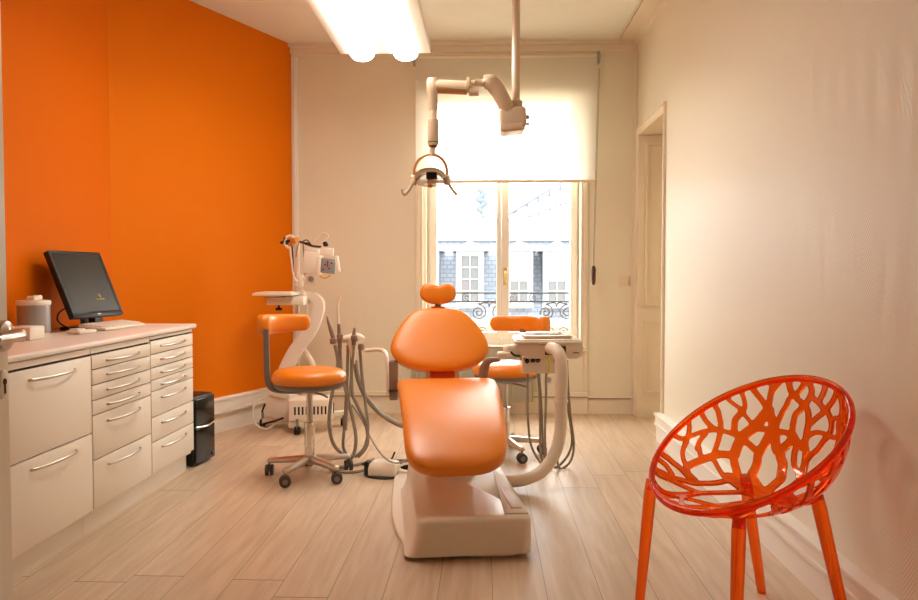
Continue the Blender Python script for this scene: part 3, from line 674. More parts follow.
# ================================================================== STOOLS
def make_stool(loc, label, bar_a, p0, p1, c0, zpad, legs0, group, SZ=.545):
    t = thing('dental_stool', label, 'stool', loc, 0, group)
    b = nb(); pr = [(0, SZ+.01), (.17, SZ+.0), (.2, SZ+.008), (.215, SZ+.028), (.217, SZ+.045), (.21, SZ+.068), (.19, SZ+.085), (.15, SZ+.093), (.08, SZ+.094), (0, SZ+.092)]
    lathe(b, pr, seg=64); obj('seat_cushion', b, 'leather', t, local=True, ang=80)
    b = nb(); lathe(b, [(0, SZ-.045), (.05, SZ-.045), (.09, SZ-.035), (.19, SZ-.018), (.205, SZ-.006), (.208, SZ+.012), (.19, SZ+.012), (0, SZ+.012)], seg=64); obj('seat_pan', b, 'pan', t, local=True)
    # height lever
    b = nb(); tube(b, [(.03, -.03, SZ-.04), (.1, -.1, SZ-.045), (.14, -.16, SZ-.05)], .006, 8, 4); obj('height_lever', b, 'greyp', t, local=True)
    u = Vector((math.cos(bar_a), math.sin(bar_a), 0))
    b = nb(); pts = [u*.04+Vector((0, 0, SZ-.035)), u*.17+Vector((0, 0, SZ-.03)), u*.225+Vector((0, 0, SZ-.005)), u*.24+Vector((0, 0, SZ+.06)), u*.243+Vector((0, 0, SZ+.16)), u*.245+Vector((0, 0, zpad-.02))]
    path = catmull(pts, 6); side = Vector((-u.y, u.x, 0)); rings = []
    for i, q in enumerate(path):
        tg = (path[min(i+1, len(path)-1)]-path[max(i-1, 0)]).normalized(); nr = tg.cross(side)
        rings.append([q+side*a*.026+nr*c*.016 for a, c in ((-1, -.6), (-.8, -1), (.8, -1), (1, -.6), (1, .6), (.8, 1), (-.8, 1), (-1, .6))])
    loft(b, rings); obj('backrest_bar', b, 'pan', t, local=True)
    # curved pad
    b = nb(); rings = []; n = 36; rad = .262
    for i in range(n+1):
        f = i/n; a = p0+(p1-p0)*f; e = 1-abs(2*f-1); k = min(1, (min(f, 1-f)*16+.0001))**.4 if min(f, 1-f) < 1/16 else 1
        hh = (c0[0]+(c0[1]-c0[0])*f)*max(k, .25)/2; th = .033*max(k, .3)*(1.25-.35*f)
        cen = Vector((math.cos(a)*rad, math.sin(a)*rad, zpad)); o_ = Vector((math.cos(a), math.sin(a), 0))
        rg = []
        for j in range(20):
            g = 2*PI*j/20; cx, sx_ = math.cos(g), math.sin(g)
            ex = .62
            rg.append(cen+o_*th*math.copysign(abs(cx)**ex, cx)+Vector((0, 0, 1))*hh*math.copysign(abs(sx_)**ex, sx_))
        rings.append(rg)
    loft(b, rings); obj('backrest_pad', b, 'leather', t, local=True, ang=75)
    b = nb(); lathe(b, [(.0, .235), (.018, .235), (.018, SZ-.04), (0, SZ-.04)], seg=20); obj('gas_piston', b, 'steel', t, local=True)
    b = nb(); lathe(b, [(.0, .09), (.03, .09), (.03, .30), (.033, .302), (.033, .318), (.024, .322), (0, .322)], seg=28); lathe(b, [(.0345, .303), (.0345, .32), (.022, .322)], seg=28); obj('gas_column', b, 'chrome', t, local=True)
    b = nb(); lathe(b, [(.0, .075), (.04, .075), (.045, .085), (.044, .11), (.034, .125), (.0, .125)], seg=28); obj('hub', b, 'steel', t, local=True)
    for k in range(5):
        a = legs0+k*2*PI/5; u = Vector((math.cos(a), math.sin(a), 0)); side = Vector((-u.y, u.x, 0)); rings = []
        for f in (0, .1, .3, .6, .85, .96, 1):
            r_ = .03+.225*f; z = .107-.018*f-.0*f; w = .027-.008*f; h = .021-.007*f
            if f == 1: w *= .6; h *= .6
            rings.append([u*r_+side*w*a_+Vector((0, 0, z+h*c_)) for a_, c_ in ((-1, -.7), (-.75, -1), (.75, -1), (1, -.7), (1, .1), (.6, .8), (0, 1), (-.6, .8), (-1, .1))])
        b = nb(); loft(b, rings); lg = obj('leg', b, 'steel', t, local=True, ang=60)
        b = nb(); c_ = u*.245; yawk = a+.9*((k*37) % 5-2)
        wdir = Vector((math.cos(yawk), math.sin(yawk), 0)); wside = Vector((-wdir.y, wdir.x, 0))
        mt = Matrix((wdir, Vector((0, 0, 1)), -wside)).transposed()
        if mt.determinant() < 0: mt = Matrix((wdir, Vector((0, 0, 1)), wside)).transposed()
        for s in (-1, 1): lathe(b, [(.0, s*.005), (.026, s*.005), (.032, s*.008), (.032, s*.022), (.028, s*.0245), (.018, s*.025), (.0, s*.025)], c_+Vector((0, 0, .0325)), 24, mt)
        obj('caster', b, 'rubber', lg, local=True)
        b = nb(); cyl(b, c_+Vector((0, 0, .045)), c_+Vector((0, 0, .09)), .007, 10)
        for s in (-1, 1): lathe(b, [(.0, s*.0251), (.016, s*.0251), (.014, s*.027), (0, s*.027)], c_+Vector((0, 0, .0325)), 20, mt)
        boxq = box(b, c_+Vector((0, 0, .04)), (.03, .008, .036), Matrix((wdir, wside, Vector((0, 0, 1)))).transposed(), .003)
        obj('caster_fork', b, 'castg', lg, local=True)
    return t
make_stool((-1.033, 4.39, 0), 'orange round stool with curved backrest on the left of the dental chair', R(190), R(196), R(101), (.128, .10), .895, R(33), 'dental stools')
make_stool((.135, 4.96, 0), 'orange round stool with curved backrest between the window and delivery tray', R(58), R(2), R(112), (.13, .10), .852, R(-66), 'dental stools', SZ=.52)

# ================================================================== DENTAL CHAIR
CO = Vector((-.05, 3.157, 0)); CA = R(7.8)
t = thing('dental_chair', 'orange dental treatment chair on a cream floor base', 'dental chair', tuple(CO), CA); DC = t
MI = ROOT['dental_chair'].inverted()
def L(p): return MI @ Vector(p)
def rrect(u0, u1, v0, v1, r, z, n=6):
    out = []
    for cx, cy_, a0 in ((u1-r, v1-r, 0), (u0+r, v1-r, PI/2), (u0+r, v0+r, PI), (u1-r, v0+r, 1.5*PI)):
        for i in range(n+1): a = a0+PI/2*i/n; out.append(Vector((cx+r*math.cos(a), cy_+r*math.sin(a), z)))
    return out
pl = catmull([Vector(p) for p in ((.225, .03, 0), (-.12, .02, 0), (-.235, .035, 0), (-.285, .14, 0), (-.325, .35, 0), (-.335, .6, 0), (-.325, .95, 0), (-.29, 1.28, 0), (-.1, 1.34, 0), (.15, 1.33, 0), (.235, 1.25, 0), (.238, .6, 0))], 5, True)
b = nb()
def outl(k, z): 
    c = Vector((-.05, .65, 0)); return [Vector((c.x+(p.x-c.x)*k, c.y+(p.y-c.y)*k, z)) for p in pl]
loft(b, [outl(1, .001), outl(1, .016), outl(.99, .024), outl(.975, .027)]); obj('floor_plate', b, 'enamel', t, local=True, ang=50)
b = nb()
rings = []
for z, el, ef, r in ((.02, .05, .004, .05), (.04, .028, .003, .045), (.08, .012, .002, .04), (.13, .003, 0, .04), (.155, 0, 0, .04), (.168, -.004, .006, .04), (.175, -.014, .018, .035), (.178, -.03, .04, .03)):
    inset = ef if z > .16 else -ef
    rings.append(rrect(-.24-el, .248-(.012 if z > .17 else .004 if z > .16 else 0), inset-.04, .98-(.02 if z > .16 else 0), r, z))
loft(b, rings); obj('base_cover', b, 'enamel', t, local=True, ang=60)
b = nb(); prism(b, [(.135, -.005), (.236, -.01), (.226, .56), (.19, .72)], .177, .184, None, .002); obj('tread_strip', b, 'cream', t, local=True)
b = nb(); prism(b, [(.172, .05), (.218, .05), (.218, .36), (.172, .38)], .183, .189, None, .002); obj('foot_pedal', b, 'white', t, local=True)
b = nb(); box(b, (.2485, .07, .085), (.002, .012, .004)); box(b, (.2485, .11, .085), (.002, .006, .006)); obj('vent_slot', b, 'greyp', t, local=True)
b = nb(); loft(b, [rrect(-.16, .10, .6, .95, .05, .176), rrect(-.15, .09, .62, .97, .05, .3), rrect(-.15, .09, .7, 1.02, .05, .42), rrect(-.2, .14, .6, 1.1, .05, .47), rrect(-.24, .2, .55, 1.15, .04, .50)])
obj('lift_column', b, 'enamel', t, local=True)
# seat and leg cushion in one sweep
pth = catmull([Vector((0, v, z)) for v, z in ((1.23, .60), (1.05, .602), (.85, .60), (.68, .583), (.50, .555), (.33, .52), (.18, .475), (.07, .425), (.005, .385))], 5)
n = len(pth)-1; b = nb(); rings = []
for i, q in enumerate(pth):
    f = i/n; tg = (pth[min(i+1, n)]-pth[max(i-1, 0)]).normalized(); nr = Vector((0, tg.z, -tg.y))
    if nr.z < 0: nr = -nr
    hw = .285-.058*min(1, max(0, (f-.05)/.75))
    end = 1
    if f > .72: end = (1-((f-.72)/.285)**2.6)**(1/2.2)
    if f < .06: end = (1-((.06-f)/.065)**2.5)**(1/2.5)*.06+.94
    hw *= end; off = -.008-.058*f
    th = .045*(min(1, end*1.1)) if f > .72 else .045
    if f < .04: th *= .6+.4*f/.04
    rg = []
    for j in range(32):
        g = 2*PI*j/32; c, s = math.cos(g), math.sin(g)
        x = hw*math.copysign(abs(c)**.42, c); y = th*math.copysign(abs(s)**.55, s)
        if s > 0: y -= .006*(1-abs(x/hw)**2)*(1 if end > .5 else 0)
        rg.append(q+Vector((x+off, 0, 0))+nr*(y-.045))
    rings.append(rg)
loft(b, rings); obj('seat_cushion', b, 'leather', t, local=True, ang=80)
# backrest
def pad(bm, outline, cen, ax_u, ax_w, thick, nrm, nr=9, dish=0, ex=2.6):
    """outline: list of (u,w) round the centre; domed cushion both sides"""
    o_ = catmull([Vector((a, c, 0)) for a, c in outline], 5, True)
    def ring(k, d): return [cen+ax_u*p.x*k+ax_w*p.y*k+nrm*d for p in o_]
    rs = []
    ks = [math.sin(PI/2*i/nr) for i in range(1, nr+1)]
    for k in ks: rs.append(ring(k, thick*(1-k**ex)**(1/ex)*1.0-dish*(1-k*k)))
    for k in reversed(ks[:-1]): rs.append(ring(k, -thick*.6*(1-k**ex)**(1/ex)))
    loft(bm, rs)
kk = 4.5/755
bc = L((P(439.5, 341, 4.52)))
wv = Vector((0, .26, .37)).normalized(); nv = Vector((0, -wv.z, wv.y)); uv = Vector((1, 0, 0))
sc = kk; st = 1/wv.z
ol = [(0, 31), (18, 30.2), (29, 25.5), (38, 16.5), (45, 6), (49, -4), (48.5, -11), (43, -18), (33, -23.5), (18, -27), (0, -28.2)]
ol = [(a*sc, c*sc*st) for a, c in ol]; ol = ol+[(-a, c) for a, c in reversed(ol[1:-1])]
b = nb(); pad(b, ol, bc, uv, wv, .045, nv, ex=3.2, dish=.012); obj('backrest_cushion', b, 'leather', t, local=True, ang=80)
b = nb(); pad(b, [(a*.96, c*.96) for a, c in ol], bc-nv*.045, uv, wv, .02, nv, nr=5); obj('backrest_shell', b, 'enamel', t, local=True, ang=60)
# link between seat and back
nb_ = L(P(442.5, 376, 4.42))
b = nb(); box(b, nb_+Vector((0, .01, 0)), (.145, .03, .12), Matrix.Rotation(R(-30), 3, 'X'), .008); obj('backrest_link', b, 'seam', t, local=True)
b = nb(); box(b, nb_+Vector((0, .035, 0)), (.2, .03, .13), Matrix.Rotation(R(-30), 3, 'X'), .008); obj('backrest_frame', b, 'cream', t, local=True)
# headrest
hc = L(P(438, 293.5, 4.72)); kk = 4.72/755
ol = [(0, 7.8), (6, 9.2), (12, 9.5), (16.5, 6), (18.2, 0), (16, -5.5), (10, -9.2), (0, -10.5)]
ol = [(a*kk, c*kk*1.05) for a, c in ol]; ol = ol+[(-a, c) for a, c in reversed(ol[1:-1])]
wh = Vector((0, .2, .98)).normalized(); nh = Vector((0, -wh.z, wh.y))
b = nb(); pad(b, ol, hc, uv, wh, .04, nh, ex=2.2, dish=.01); obj('headrest_cushion', b, 'leather', t, local=True, ang=80)
b = nb(); q = L(P(438, 306, 4.74)); cyl(b, q+Vector((0, 0, -.05)), q+Vector((0, 0, .05)), .02, 16); obj('headrest_stem', b, 'mirror', t, local=True)
b = nb(); q = L(P(438, 307.5, 4.72)); box(b, q, (.085, .04, .014), None, .006); obj('headrest_collar', b, 'seam', t, local=True)
# arm supports
b = nb(); q0 = L(P(393.6, 380, 4.45)); box(b, q0, (.052, .07, .235), None, .012, 3); obj('arm_support', b, 'greyp', t, local=True)
b = nb(); q0 = L(P(393.6, 390.5, 4.41)); box(b, q0, (.056, .07, .006)); obj('arm_support_joint', b, 'mirror', t, local=True)
b = nb(); tube(b, [L(P(483, 398, 4.45)), L(P(483, 380, 4.45)), L(P(485, 366, 4.45)), L(P(490, 360.5, 4.44)), L(P(500, 359.5, 4.42))], [.034, .034, .03, .022, .012], 14, 6, squash=(.9, .8)); obj('arm_support', b, 'greyp', t, local=True)
# ================================================================== DELIVERY UNIT (right of the chair)
YT = 4.18
t = thing('delivery_unit', 'dental delivery unit with tray top on a thick curved tube', 'dental unit', tuple(P(560, 480, YT).xy)+(0,))
b = nb()
pts = [P(485, 480, 4.12), P(505, 481, 4.12), P(524, 479.5, 4.13), P(542, 471, 4.15), P(555, 453, 4.17), P(560.5, 430, YT), P(561, 400, YT), P(561.5, 370, YT), P(560, 356, YT+.01), P(556, 350, YT+.05), P(550, 348, YT+.12)]
tube(b, pts, .0345, 20, 6); obj('support_tube', b, 'cream', t)
b = nb(); q = P(561, 401, YT); cyl(b, q-Vector((0, 0, .008)), q+Vector((0, 0, .008)), .04, 24); obj('tube_collar', b, 'cream', t)
yf = 4.3; x0, x1 = P(523, 350, yf).x, P(584, 350, yf).x; zt, zb = P(550, 344, yf).z, P(550, 359, yf).z
b = nb()
pr = [(x0+.02, zb), (x1-.035, zb), (x1-.01, zb+.02), (x1, zt-.02), (x1-.01, zt), (x0-.03, zt), (x0-.045, zt-.02)]
prism(b, [(x, z) for x, z in pr], 0, .36, Matrix.Translation((0, yf+.36, 0)) @ Matrix.Rotation(PI/2, 4, 'X'), .008); body = obj('body', b, 'cream', t, ang=30)
b = nb(); boxb(b, P(545, 350, yf).x, P(566, 350, yf).x, yf-.006, yf+.02, P(550, 355, yf).z, P(550, 346, yf).z, .004); obj('tube_socket', b, 'gap', t)
b = nb(); boxb(b, P(573, 352, yf).x, P(579, 352, yf).x, yf-.0015, yf+.002, P(550, 353.2, yf).z, P(550, 352, yf).z); obj('marking', b, 'greyp', t)
b = nb(); boxb(b, x0-.05, x1-.01, yf-.012, yf+.37, zt+.001, zt+.018, .007, 3); boxb(b, x0-.04, x1-.02, yf+.0, yf+.36, zt+.018, zt+.024, .003); obj('tray_top', b, 'white', t)
# instrument rail hanging at the back of the body
yr = yf+.30
rx0, rx1 = P(522, 365, yr).x, P(561, 365, yr).x
b = nb(); boxb(b, rx0, rx1, yr-.02, yr+.03, P(540, 373, yr).z, P(540, 357, yr).z, .008); obj('instrument_rail', b, 'cream', t)
for k, px in enumerate((527, 533, 538, 556)):
    b = nb(); q = P(px, 360 if k else 361, yr-.03); cyl(b, q-Vector((.012, 0, 0)), q+Vector((.012, 0, 0)), .011, 12); cyl(b, q+Vector((0, .01, -.01)), q+Vector((0, -.02, .015)), .009, 10); obj('instrument_clip', b, 'blackg', t)
hs = [[(528, 374), (527.5, 395), (528, 420), (531, 445), (540, 462), (546, 467)],
      [(536, 362), (539, 385), (540, 420), (540.5, 450), (545, 466), (556, 460)],
      [(538.5, 368), (541, 400), (543, 440), (547, 467), (558, 466), (568, 455), (572, 440), (569, 415), (565.5, 390)],
      [(546.5, 362), (546, 400), (545, 440), (547, 466)],
      [(557.5, 374), (556.5, 410), (556, 440), (558, 464), (563, 470)],
      [(567, 360), (568, 385), (571, 420), (574, 445), (570, 462), (560, 470)]]
for k, hp_ in enumerate(hs):
    b = nb(); tube(b, [P(x, y, yr-.01+.018*(k % 3)) for x, y in hp_], .0075, 8, 6); obj('instrument_hose', b, 'greyh', t)
b = nb(); tube(b, [P(548.5, 356, yf-.01), P(549.5, 362, yf-.02), P(549, 370, yf-.02), P(548, 374, yf+.05)], .0055, 8, 5); obj('air_tube', b, 'yellow', t)
# left side bracket with handpiece block
b = nb(); q = P(511, 350, 4.33); box(b, q, (.085, .07, .06), Matrix.Rotation(R(20), 3, 'Z'), .018, 3); q = P(505, 354, 4.3); box(b, q, (.09, .06, .024), None, .01, 3); q = P(518, 353, 4.35); box(b, q, (.06, .04, .03), None, .01); obj('side_handle', b, 'cream', t)
b = nb(); tube(b, [P(511, 352, 4.27), P(514, 355, 4.26), P(520, 356, 4.27)], .006, 8, 5); obj('side_lever', b, 'black', t)
# papers and tray on top
ztt = zt+.0245
b = nb(); box(b, ((x0+x1)/2-.03, yf+.17, ztt+.008), (.27, .22, .014), Matrix.Rotation(R(4), 3, 'Z'), .006, 2); box(b, ((x0+x1)/2-.03, yf+.17, ztt+.016), (.285, .235, .004), Matrix.Rotation(R(4), 3, 'Z'), .0015)
tag(obj('instrument_tray', b, 'white'), 'flat white tray lying on top of the delivery unit', 'tray')
b = nb(); box(b, ((x0+x1)/2-.05, yf+.19, ztt+.0225), (.2, .14, .006), Matrix.Rotation(R(-9), 3, 'Z'), .001); box(b, ((x0+x1)/2-.01, yf+.20, ztt+.0275), (.19, .12, .004), Matrix.Rotation(R(14), 3, 'Z'), .001)
tag(obj('paper_stack', b, 'paper'), 'few white paper sheets on the tray of the delivery unit', 'paper')

# ================================================================== ASSISTANT UNIT (left of the chair)
YA = 4.75
t = thing('assistant_unit', 'assistant instrument holder with hanging hoses left of the dental chair', 'dental unit', tuple(P(348, 345, YA)))
b = nb(); tube(b, [P(388.5, 394, 4.5), P(388, 372, 4.5), P(386.5, 356, 4.53), P(381, 350, 4.6), P(366, 350.5, YA)], .0125, 12, 6); obj('bracket_arm', b, 'white', t)
b = nb(); tube(b, [P(331, 341, YA), P(345, 339, YA), P(357, 337, YA), P(364, 340, YA)], [.018, .027, .03, .018], 14, 5, squash=(.9, .8))
tube(b, [P(350, 338, YA), P(352, 350, YA), P(354, 364, YA)], [.04, .03, .014], 14, 5, squash=(.6, 1))
cyl(b, P(361, 340, YA+.03), P(361, 340, YA-.05), .018, 18)
obj('holder', b, 'cream', t)
b = nb()
for px, py in ((333, 341), (340, 337), (354, 338), (361, 347)):
    q = P(px, py, YA-.03); lathe(b, [(.012, -.02), (.02, -.014), (.02, .014), (.012, .02)], q, 14)
obj('instrument_cradle', b, 'greyp', t)
ins = [([(334, 341), (331, 330), (328.5, 322), (327, 316)], [.013, .014, .01, .003], 'greyp', 'scaler'),
       ([(340, 348), (339.5, 336), (338.8, 324)], [.013, .013, .010], 'greyp', 'suction_handle'),
       ([(354, 345), (353.8, 336), (354.5, 328)], [.014, .013, .007], 'greyp', 'syringe_handle')]
for pts, rr, m_, nm in ins:
    b = nb(); tube(b, [P(x, y, YA-.03) for x, y in pts], rr, 12, 5); obj(nm, b, m_, t)
b = nb(); tube(b, [P(338.8, 324, YA-.03), P(338, 312, YA-.03), P(338, 303, YA-.03), P(340, 296, YA-.03)], [.010, .009, .008, .009], 10, 5); obj('suction_tip', b, 'white', t)
b = nb(); tube(b, [P(354.5, 328, YA-.03), P(356, 322, YA-.03), P(359.5, 313.5, YA-.03)], .0045, 8, 5); obj('syringe_tip', b, 'white', t)
hs = [([(335, 345), (338, 362), (335, 380), (331, 400), (329, 425), (334, 445), (345, 455), (353, 456)], .012),
      ([(340, 348), (341, 370), (347, 395), (353, 420), (356, 440), (353, 456), (347, 460)], .0115),
      ([(348, 345), (347, 380), (345, 420), (343, 445), (347, 455)], .010),
      ([(354, 345), (351, 380), (347, 410), (346, 430)], .008),
      ([(360, 350), (362, 375), (365, 400), (368, 430), (364, 448), (355, 457)], .010),
      ([(352, 350), (352, 390), (357, 405), (366, 425), (367, 445), (358, 457)], .011)]
for k, (pts, r_) in enumerate(hs):
    b = nb(); tube(b, [P(x, y, YA-.02+.02*(k % 3)) for x, y in pts], r_, 10, 6); obj('suction_hose', b, 'greyh', t)
b = nb(); tube(b, [P(355, 360, YA+.08), P(358, 378, YA+.09), P(366, 397, YA+.10), P(380, 413, YA+.10), P(398, 424, YA-.05), P(412, 428, YA-.2)], .0165, 12, 6); obj('main_hose', b, 'greyh', t)
b = nb(); tube(b, [P(352, 405, YA+.1), P(362, 420, YA+.1), P(372, 440, YA+.05), P(383, 456, 4.4), P(395, 463, 4.35), P(408, 460, 4.3)], .0055, 8, 6)
tag(obj('thin_cable', b, 'greyh'), 'thin grey cable hanging in an arc to the floor left of chair base', 'cable')

# foot control box on the floor
q = P(384, 482, 4.4); fc = Vector((q.x, 4.42, 0))
t = thing('foot_control', 'white foot control box on a black base on the floor', 'foot pedal', tuple(fc), R(-8))
b = nb(); lathe(b, [(0, .001), (.12, .001), (.125, .008), (.11, .014), (0, .014)], (0, 0, 0), 36, Matrix.Diagonal((1, .75, 1))); obj('base_plate', b, 'black', t, local=True)
b = nb(); loft(b, [rrect(-.085, .085, -.07, .07, .02, .014), rrect(-.085, .085, -.07, .07, .02, .05), rrect(-.078, .078, -.062, .062, .02, .078), rrect(-.06, .06, -.045, .045, .02, .087)]); obj('housing', b, 'white', t, local=True, ang=50)
b = nb(); box(b, (-.10, -.01, .045), (.028, .07, .085), None, .008); obj('switch_block', b, 'black', t, local=True)
b = nb(); tube(b, [(.02, .05, .07), (.03, .07, .09), (.04, .09, .12)], .006, 8, 4); box(b, (-.12, .02, .06), (.05, .03, .012), None, .004); obj('lever', b, 'black', t, local=True)
b = nb(); box(b, (.11, .12, .035), (.11, .05, .06), Matrix.Rotation(R(10), 3, 'Z'), .008); tag(obj('plug_block', b, 'black'), 'black plug block on the floor behind the white foot control', 'plug')
bpy.data.objects['plug_block'].location = tuple(fc)
b = nb(); z_ = .012
tube(b, [fc+Vector((-.12, .0, .03)), fc+Vector((-.18, .03, z_)), fc+Vector((-.28, .04, z_)), fc+Vector((-.34, .10, z_)), fc+Vector((-.26, .16, z_)), fc+Vector((-.16, .24, z_)), fc+Vector((-.12, .36, z_))], .009, 8, 6)
tag(obj('floor_cable', b, 'greyh'), 'grey cable on the floor between left stool and foot control', 'cable')
b = nb(); tube(b, [fc+Vector((.09, -.02, .03)), fc+Vector((.14, -.03, .022)), fc+Vector((.2, -.0, .022)), fc+Vector((.24, .02, .03))], .02, 10, 5)
tube(b, [fc+Vector((.08, .02, .05)), fc+Vector((.13, .05, .06)), fc+Vector((.19, .04, .05)), fc+Vector((.24, .05, .05))], .008, 8, 5)
tag(obj('connector_hose', b, 'cream'), 'pale hose joining the foot control to the chair base', 'hose')

# ================================================================== WHEELED CART (behind the left stool)
YC = 5.72
t = thing('equipment_cart', 'white wheeled cart with a curved column behind the left stool', 'cart', tuple(P(297, 430, YC).xy)+(0,))
def poly_px(pts, Y0, Y1, bm, bev=.006):
    """a real slab with its outline facing the room and its thickness in depth"""
    v = [P(x, y, Y0) for x, y in pts]; tb = bmesh.new(); A = [tb.verts.new((p.x, Y0, p.z)) for p in v]; B = [tb.verts.new((p.x, Y1, p.z)) for p in v]; n = len(v)
    tb.faces.new(A); tb.faces.new(list(reversed(B)))
    for i in range(n): tb.faces.new((A[i], B[i], B[(i+1) % n], A[(i+1) % n]))
    bmesh.ops.recalc_face_normals(tb, faces=tb.faces)
    if bev: bmesh.ops.bevel(tb, geom=[e for e in tb.edges if e.calc_face_angle(0) > .4], offset=bev, segments=2, profile=.5, affect='EDGES')
    merge(bm, tb)
b = nb(); tb = bmesh.new()
poly_px([(268, 388), (290, 389), (292, 424), (264, 415)], YC-.02, YC+.22, b, .01); obj('base_housing', b, 'enamel', t, ang=30)
# vented front box, turned towards the room
vb = Matrix.Rotation(R(12), 3, 'Z'); q = P(311, 408, YC-.06)
b = nb(); box(b, q, (.33, .22, .17), vb, .016, 3); box(b, q+vb @ Vector((-.09, -.02, -.105)), (.15, .16, .05), vb, .012); hb = obj('vented_box', b, 'white', t)
for k in range(9):
    b = nb(); box(b, q+vb @ Vector((-.115+k*.028, -.111, .0)), (.013, .003, .06), vb, .001); obj('vent_slot', b, 'gap', hb)
b = nb(); box(b, q+vb @ Vector((.168, 0, .0)), (.008, .05, .08), vb, .003); obj('side_grip', b, 'black', hb)
b = nb(); poly_px([(262, 419), (345, 411), (345, 415), (300, 425), (262, 424)], YC+.0, YC+.06, b, .004); cyl(b, P(296, 424, YC-.12), P(296, 424, YC+.1), .018, 12); obj('foot_frame', b, 'white', t)
for px, py, Y_ in ((297, 437, 5.52), (262.5, 428.5, 5.80), (343.5, 426, 5.86)):
    q_ = P(px, 400, Y_); c_ = Vector((q_.x, Y_, .032)); b = nb()
    for s in (-1, 1): lathe(b, [(0, s*.004), (.027, s*.004), (.031, s*.008), (.031, s*.016), (.026, s*.02), (0, s*.02)], c_, 20, Matrix.Rotation(PI/2, 3, 'Y'))
    cw = obj('caster', b, 'black', t)
    b = nb(); cyl(b, c_+Vector((0, 0, .02)), c_+Vector((0, 0, .085)), .01, 10); box(b, c_+Vector((0, 0, .03)), (.008, .03, .05), None, .003); obj('caster_stem', b, 'castg', cw)
# curved ribbon column
cl_ = [(279, 396, 17), (286, 372, 15), (296, 350, 13), (309, 333, 12), (317, 316, 11), (319, 304, 10), (314, 297, 8), (304, 295, 7)]
path = catmull([Vector((x, y, w)) for x, y, w in cl_], 6); b = nb(); rings = []
for i, q_ in enumerate(path):
    a_, c_ = path[max(i-1, 0)], path[min(i+1, len(path)-1)]; tx, ty = c_.x-a_.x, c_.y-a_.y; l_ = math.hypot(tx, ty); nx, ny = -ty/l_, tx/l_; w = q_.z/2
    p0_, p1_ = P(q_.x-nx*w, q_.y-ny*w, YC), P(q_.x+nx*w, q_.y+ny*w, YC)
    rings.append([p0_+Vector((0, -.03, 0)), p0_.lerp(p1_, .5)+Vector((0, -.04, 0)), p1_+Vector((0, -.03, 0)), p1_+Vector((0, .04, 0)), p0_+Vector((0, .04, 0))])
loft(b, rings); obj('curved_column', b, 'enamel', t, ang=60)
b = nb(); tube(b, [P(300, 343, YC+.06), P(306, 353, YC+.06), P(313, 366, YC+.06), P(316, 392, YC+.06)], .022, 12, 5); obj('rear_strut', b, 'white', t)
# pole, tray with drawer
b = nb(); cyl(b, P(297.5, 318, YC+.05), P(297.5, 240, YC+.05), .018, 16); cyl(b, P(297.5, 296, YC+.05), P(297.5, 282, YC+.05), .026, 16); obj('pole', b, 'cream', t)
b = nb(); q_ = P(278, 294, YC-.08); box(b, (q_.x, YC-.08, q_.z), (.30, .32, .018), None, .006); box(b, (q_.x, YC-.08, q_.z+.012), (.27, .29, .01), None, .004); tr = obj('tray', b, 'white', t)
b = nb(); q_ = P(289, 301, YC-.06); box(b, (q_.x, YC-.06, q_.z+.004), (.28, .22, .062), None, .008); obj('tray_drawer', b, 'white', tr)
b = nb(); q_ = P(275, 297.2, YC-.24); box(b, (q_.x, YC-.245, q_.z), (.16, .006, .006), None, .002); obj('tray_slot', b, 'greyp', tr)
b = nb(); q_ = P(279, 309, YC-.1); cyl(b, q_, q_+Vector((0, 0, .06)), .009, 10); box(b, q_, (.05, .02, .02), None, .005); obj('tray_lock_knob', b, 'black', t)
b = nb(); tube(b, [P(295, 285, YC), P(303, 291, YC-.02), P(307, 303, YC-.05), P(306, 316, YC-.04), P(300, 330, YC-.06)], .009, 8, 6); obj('white_cable', b, 'white', t)
b = nb(); tube(b, [P(264, 398, YC-.05), P(256, 402, YC-.08), P(253, 413, YC-.1), P(256, 424, YC-.12), P(266, 429, YC-.1), P(275, 424, YC-.1)], .007, 8, 6); obj('power_cable', b, 'white', t)
b = nb(); tube(b, [P(262, 412, YC-.1), P(265, 404, YC-.1)], .007, 6, 0); tube(b, [P(263, 424, YC-.1), P(275, 421, YC-.1), P(283, 418, YC-.15)], .008, 6, 3); obj('cable_hook', b, 'black', t)
# head assembly
b = nb(); c_ = P(284.5, 241.5, YC)
for a in (R(80), R(200), R(320)):
    tube(b, [c_, c_+Vector((math.cos(a)*.03, 0, math.sin(a)*.03)), c_+Vector((math.cos(a)*.032, 0, math.sin(a)*.032))], [.010, .012, .006], 8, 3)
cyl(b, c_, P(290, 241, YC), .010, 10); obj('clamp_knob', b, 'black', t)
b = nb(); tube(b, [P(290+5*math.cos(a), 242+6*math.sin(a), YC) for a in [2*PI*k/12 for k in range(12)]], .011, 10, 3, closed=True); obj('swivel_ring', b, 'white', t)
b = nb(); cyl(b, P(290, 241, YC+.04), P(297, 240, YC-.04), .022, 16); obj('swivel_joint', b, 'amber', t)
b = nb(); tube(b, [P(296, 241, YC), P(304, 243, YC-.02), P(312, 246, YC-.03), P(321, 247, YC-.04)], .009, 8, 5); obj('boom', b, 'mirror', t)
for pts, m_, r_ in (([(299, 242), (297, 250), (296, 257)], 'greyp', .004), ([(303, 243), (304, 256), (304.5, 268), (305, 275)], 'greyp', .005), ([(302, 242), (307, 240), (312, 246), (309, 243), (304, 243)], 'black', .004),
                    ([(292, 246), (293, 260), (293.5, 274)], 'black', .006), ([(290, 248), (292, 262), (294, 277), (299, 282), (305, 278)], 'white', .009), ([(313, 243), (319, 235), (325, 233), (328, 237), (321, 243)], 'white', .004)):
    b = nb(); tube(b, [P(x, y, YC-.04) for x, y in pts], r_, 8, 5); obj('lead', b, m_, t)
hr = Matrix.Rotation(R(6), 3, 'Y'); b = nb()
